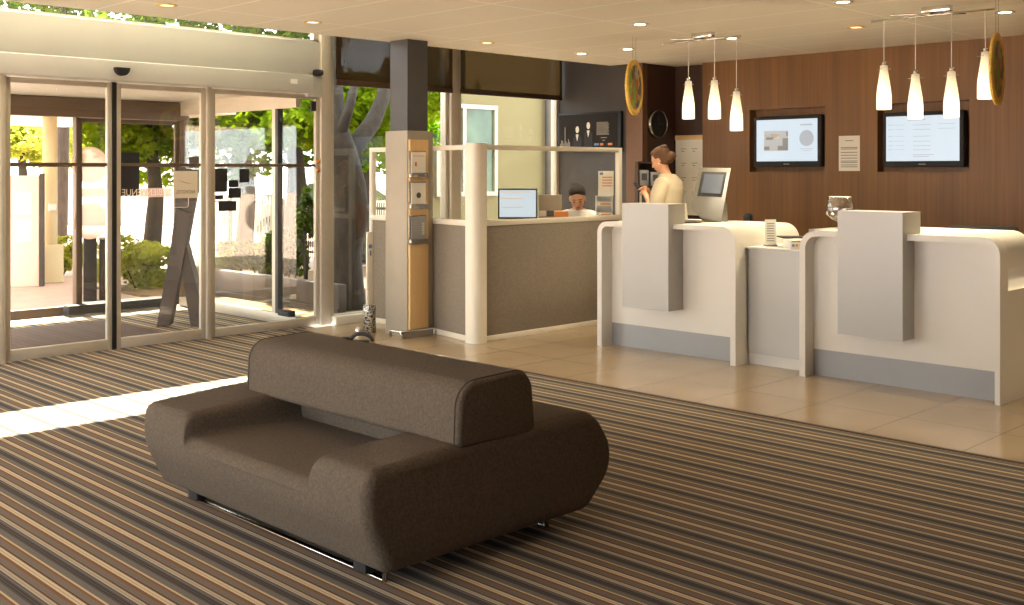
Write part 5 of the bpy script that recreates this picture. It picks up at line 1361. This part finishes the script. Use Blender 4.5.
# parked car
def car(px, d, rz, label):
    c = at(px, 172, d); t = thing('car', label, 'car', (c.x, c.y, -.02), rz, local=True)
    prof = [(-2.1, .35), (-2.12, .62), (-2.0, .82), (-1.15, .92), (-.55, 1.38), (.75, 1.42), (1.45, .98), (2.05, .88), (2.12, .55), (2.08, .32), (1.75, .28), (1.0, .28), (-.9, .28), (-1.75, .28)]
    bb = MB(); bb.prism([(x, z) for x, z in prof], 'y', -.82, .82); o = bb.build('car_body', M['carpaint'], t)
    md = o.modifiers.new('b', 'BEVEL'); md.width = .06; md.segments = 3
    for s_ in (-1, 1):
        for wx in ([(-1.0, .94), (-.5, 1.32), (.05, 1.34), (.05, .94)], [(.12, .94), (.12, 1.34), (.7, 1.34), (1.25, .96)]):
            bb = MB(); bb.prism(wx, 'y', s_ * .825 - .004, s_ * .825 + .004); bb.build('side_window', M['pane_dark'], t)
        for x in (-1.3, 1.3):
            bb = MB(); bb.lathe([(0, -.1), (.2, -.1), (.31, -.09), (.32, 0), (.31, .09), (.2, .1), (0, .1)], (x, s_ * .75, .32), 24, Matrix.Rotation(PI / 2, 4, 'X')); wl = bb.build('wheel', M['black'], t)
            bb = MB(); bb.lathe([(0, -.02), (.19, -.02), (.19, .0), (0, .02)], (x, s_ * .86, .32), 20, Matrix.Rotation(PI / 2, 4, 'X')); bb.build('hub_cap', M['steel'], wl)
car(335, 24, math.radians(-38), 'white car parked beyond the railing behind the tree')
# pale yellow house outside office window
YH = 15.0
t = thing('yellow_house', 'pale yellow rendered building with white framed window behind the office', 'building', (16, YH, 0))
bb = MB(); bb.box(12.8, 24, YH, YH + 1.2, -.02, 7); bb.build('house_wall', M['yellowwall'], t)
def hw(pxa, pya): d_, x_ = atY(pxa, YH - .05); return x_, zat(pya, d_)
xa, _ = hw(436, 110); xb, ztp = hw(497, 106); zbt = zat(196, atY(470, YH)[0])
bb = MB(); bb.box(xa, xb, YH - .08, YH - .001, ztp - .08, ztp); bb.box(xa, xb, YH - .08, YH - .001, zbt, zbt + .08); 
for x in (xa, xb - .08, (xa * .58 + xb * .42)): bb.box(x, x + .08, YH - .075, YH - .001, zbt + .08, ztp - .08)
bb.box((xa * .58 + xb * .42), xb, YH - .08, YH - .001, 1.98, 2.05)
wf = bb.build('window', M['cladding'], t)
bb = MB(); bb.box(xa + .05, xb - .05, YH - .03, YH - .005, zbt + .05, ztp - .05); bb.build('pane', M['pane_dark'], wf)
xc_, _ = hw(540, 100); xd_, _ = hw(546, 100)
bb = MB(); bb.tube([(xd_, YH - .1, -.02), (xd_, YH - .1, 6.9)], .06, 10); bb.build('rain_pipe', M['stone'], t)
# white house far behind outer doorway
c = at(86, 172, 33); t = thing('white_house', 'white building far behind the outer doorway with a grey blue window', 'building', (c.x, c.y, 0), math.radians(-44.8), local=True)
bb = MB(); bb.box(-1.0, 3.2, 0, 4, -.02, 3.1); bb.build('house_wall', M['outwhite'], t)
bb = MB(); bb.box(.35, 1.1, -.04, -.001, 2.0, 2.75); wf = bb.build('window', M['plinth'], t)
bb = MB(); bb.box(.42, 1.03, -.06, -.041, 2.06, 2.69); bb.build('pane', M['inkblue'], wf)

# ------------------------------------------------------------------ light
w = bpy.data.worlds.new('world'); scene.world = w; w.use_nodes = True
bg = w.node_tree.nodes['Background']; bg.inputs[0].default_value = (.90, .96, 1.0, 1); bg.inputs[1].default_value = 3.9
S = bpy.data.lights.new('sun', 'SUN'); S.energy = 30; S.angle = math.radians(.6); S.color = (1, .97, .84)
so = bpy.data.objects.new('sun', S); COL.objects.link(so)
dirv = Vector((-.10, -1, -1.54)).normalized(); so.rotation_euler = dirv.to_track_quat('-Z', 'Y').to_euler(); so.location = (5, 20, 20)

scene.view_settings.view_transform = 'Standard'; scene.view_settings.look = 'None'; scene.view_settings.gamma = 1
scene.view_settings.exposure = 0.95; scene.view_settings.use_curve_mapping = False
cy = scene.cycles; cy.use_denoising = True; cy.max_bounces = 10; cy.diffuse_bounces = 5; cy.glossy_bounces = 4; cy.transparent_max_bounces = 24; cy.transmission_bounces = 6
cy.sample_clamp_indirect = 6
for o in bpy.data.objects:
    if '_o' in o: del o['_o']
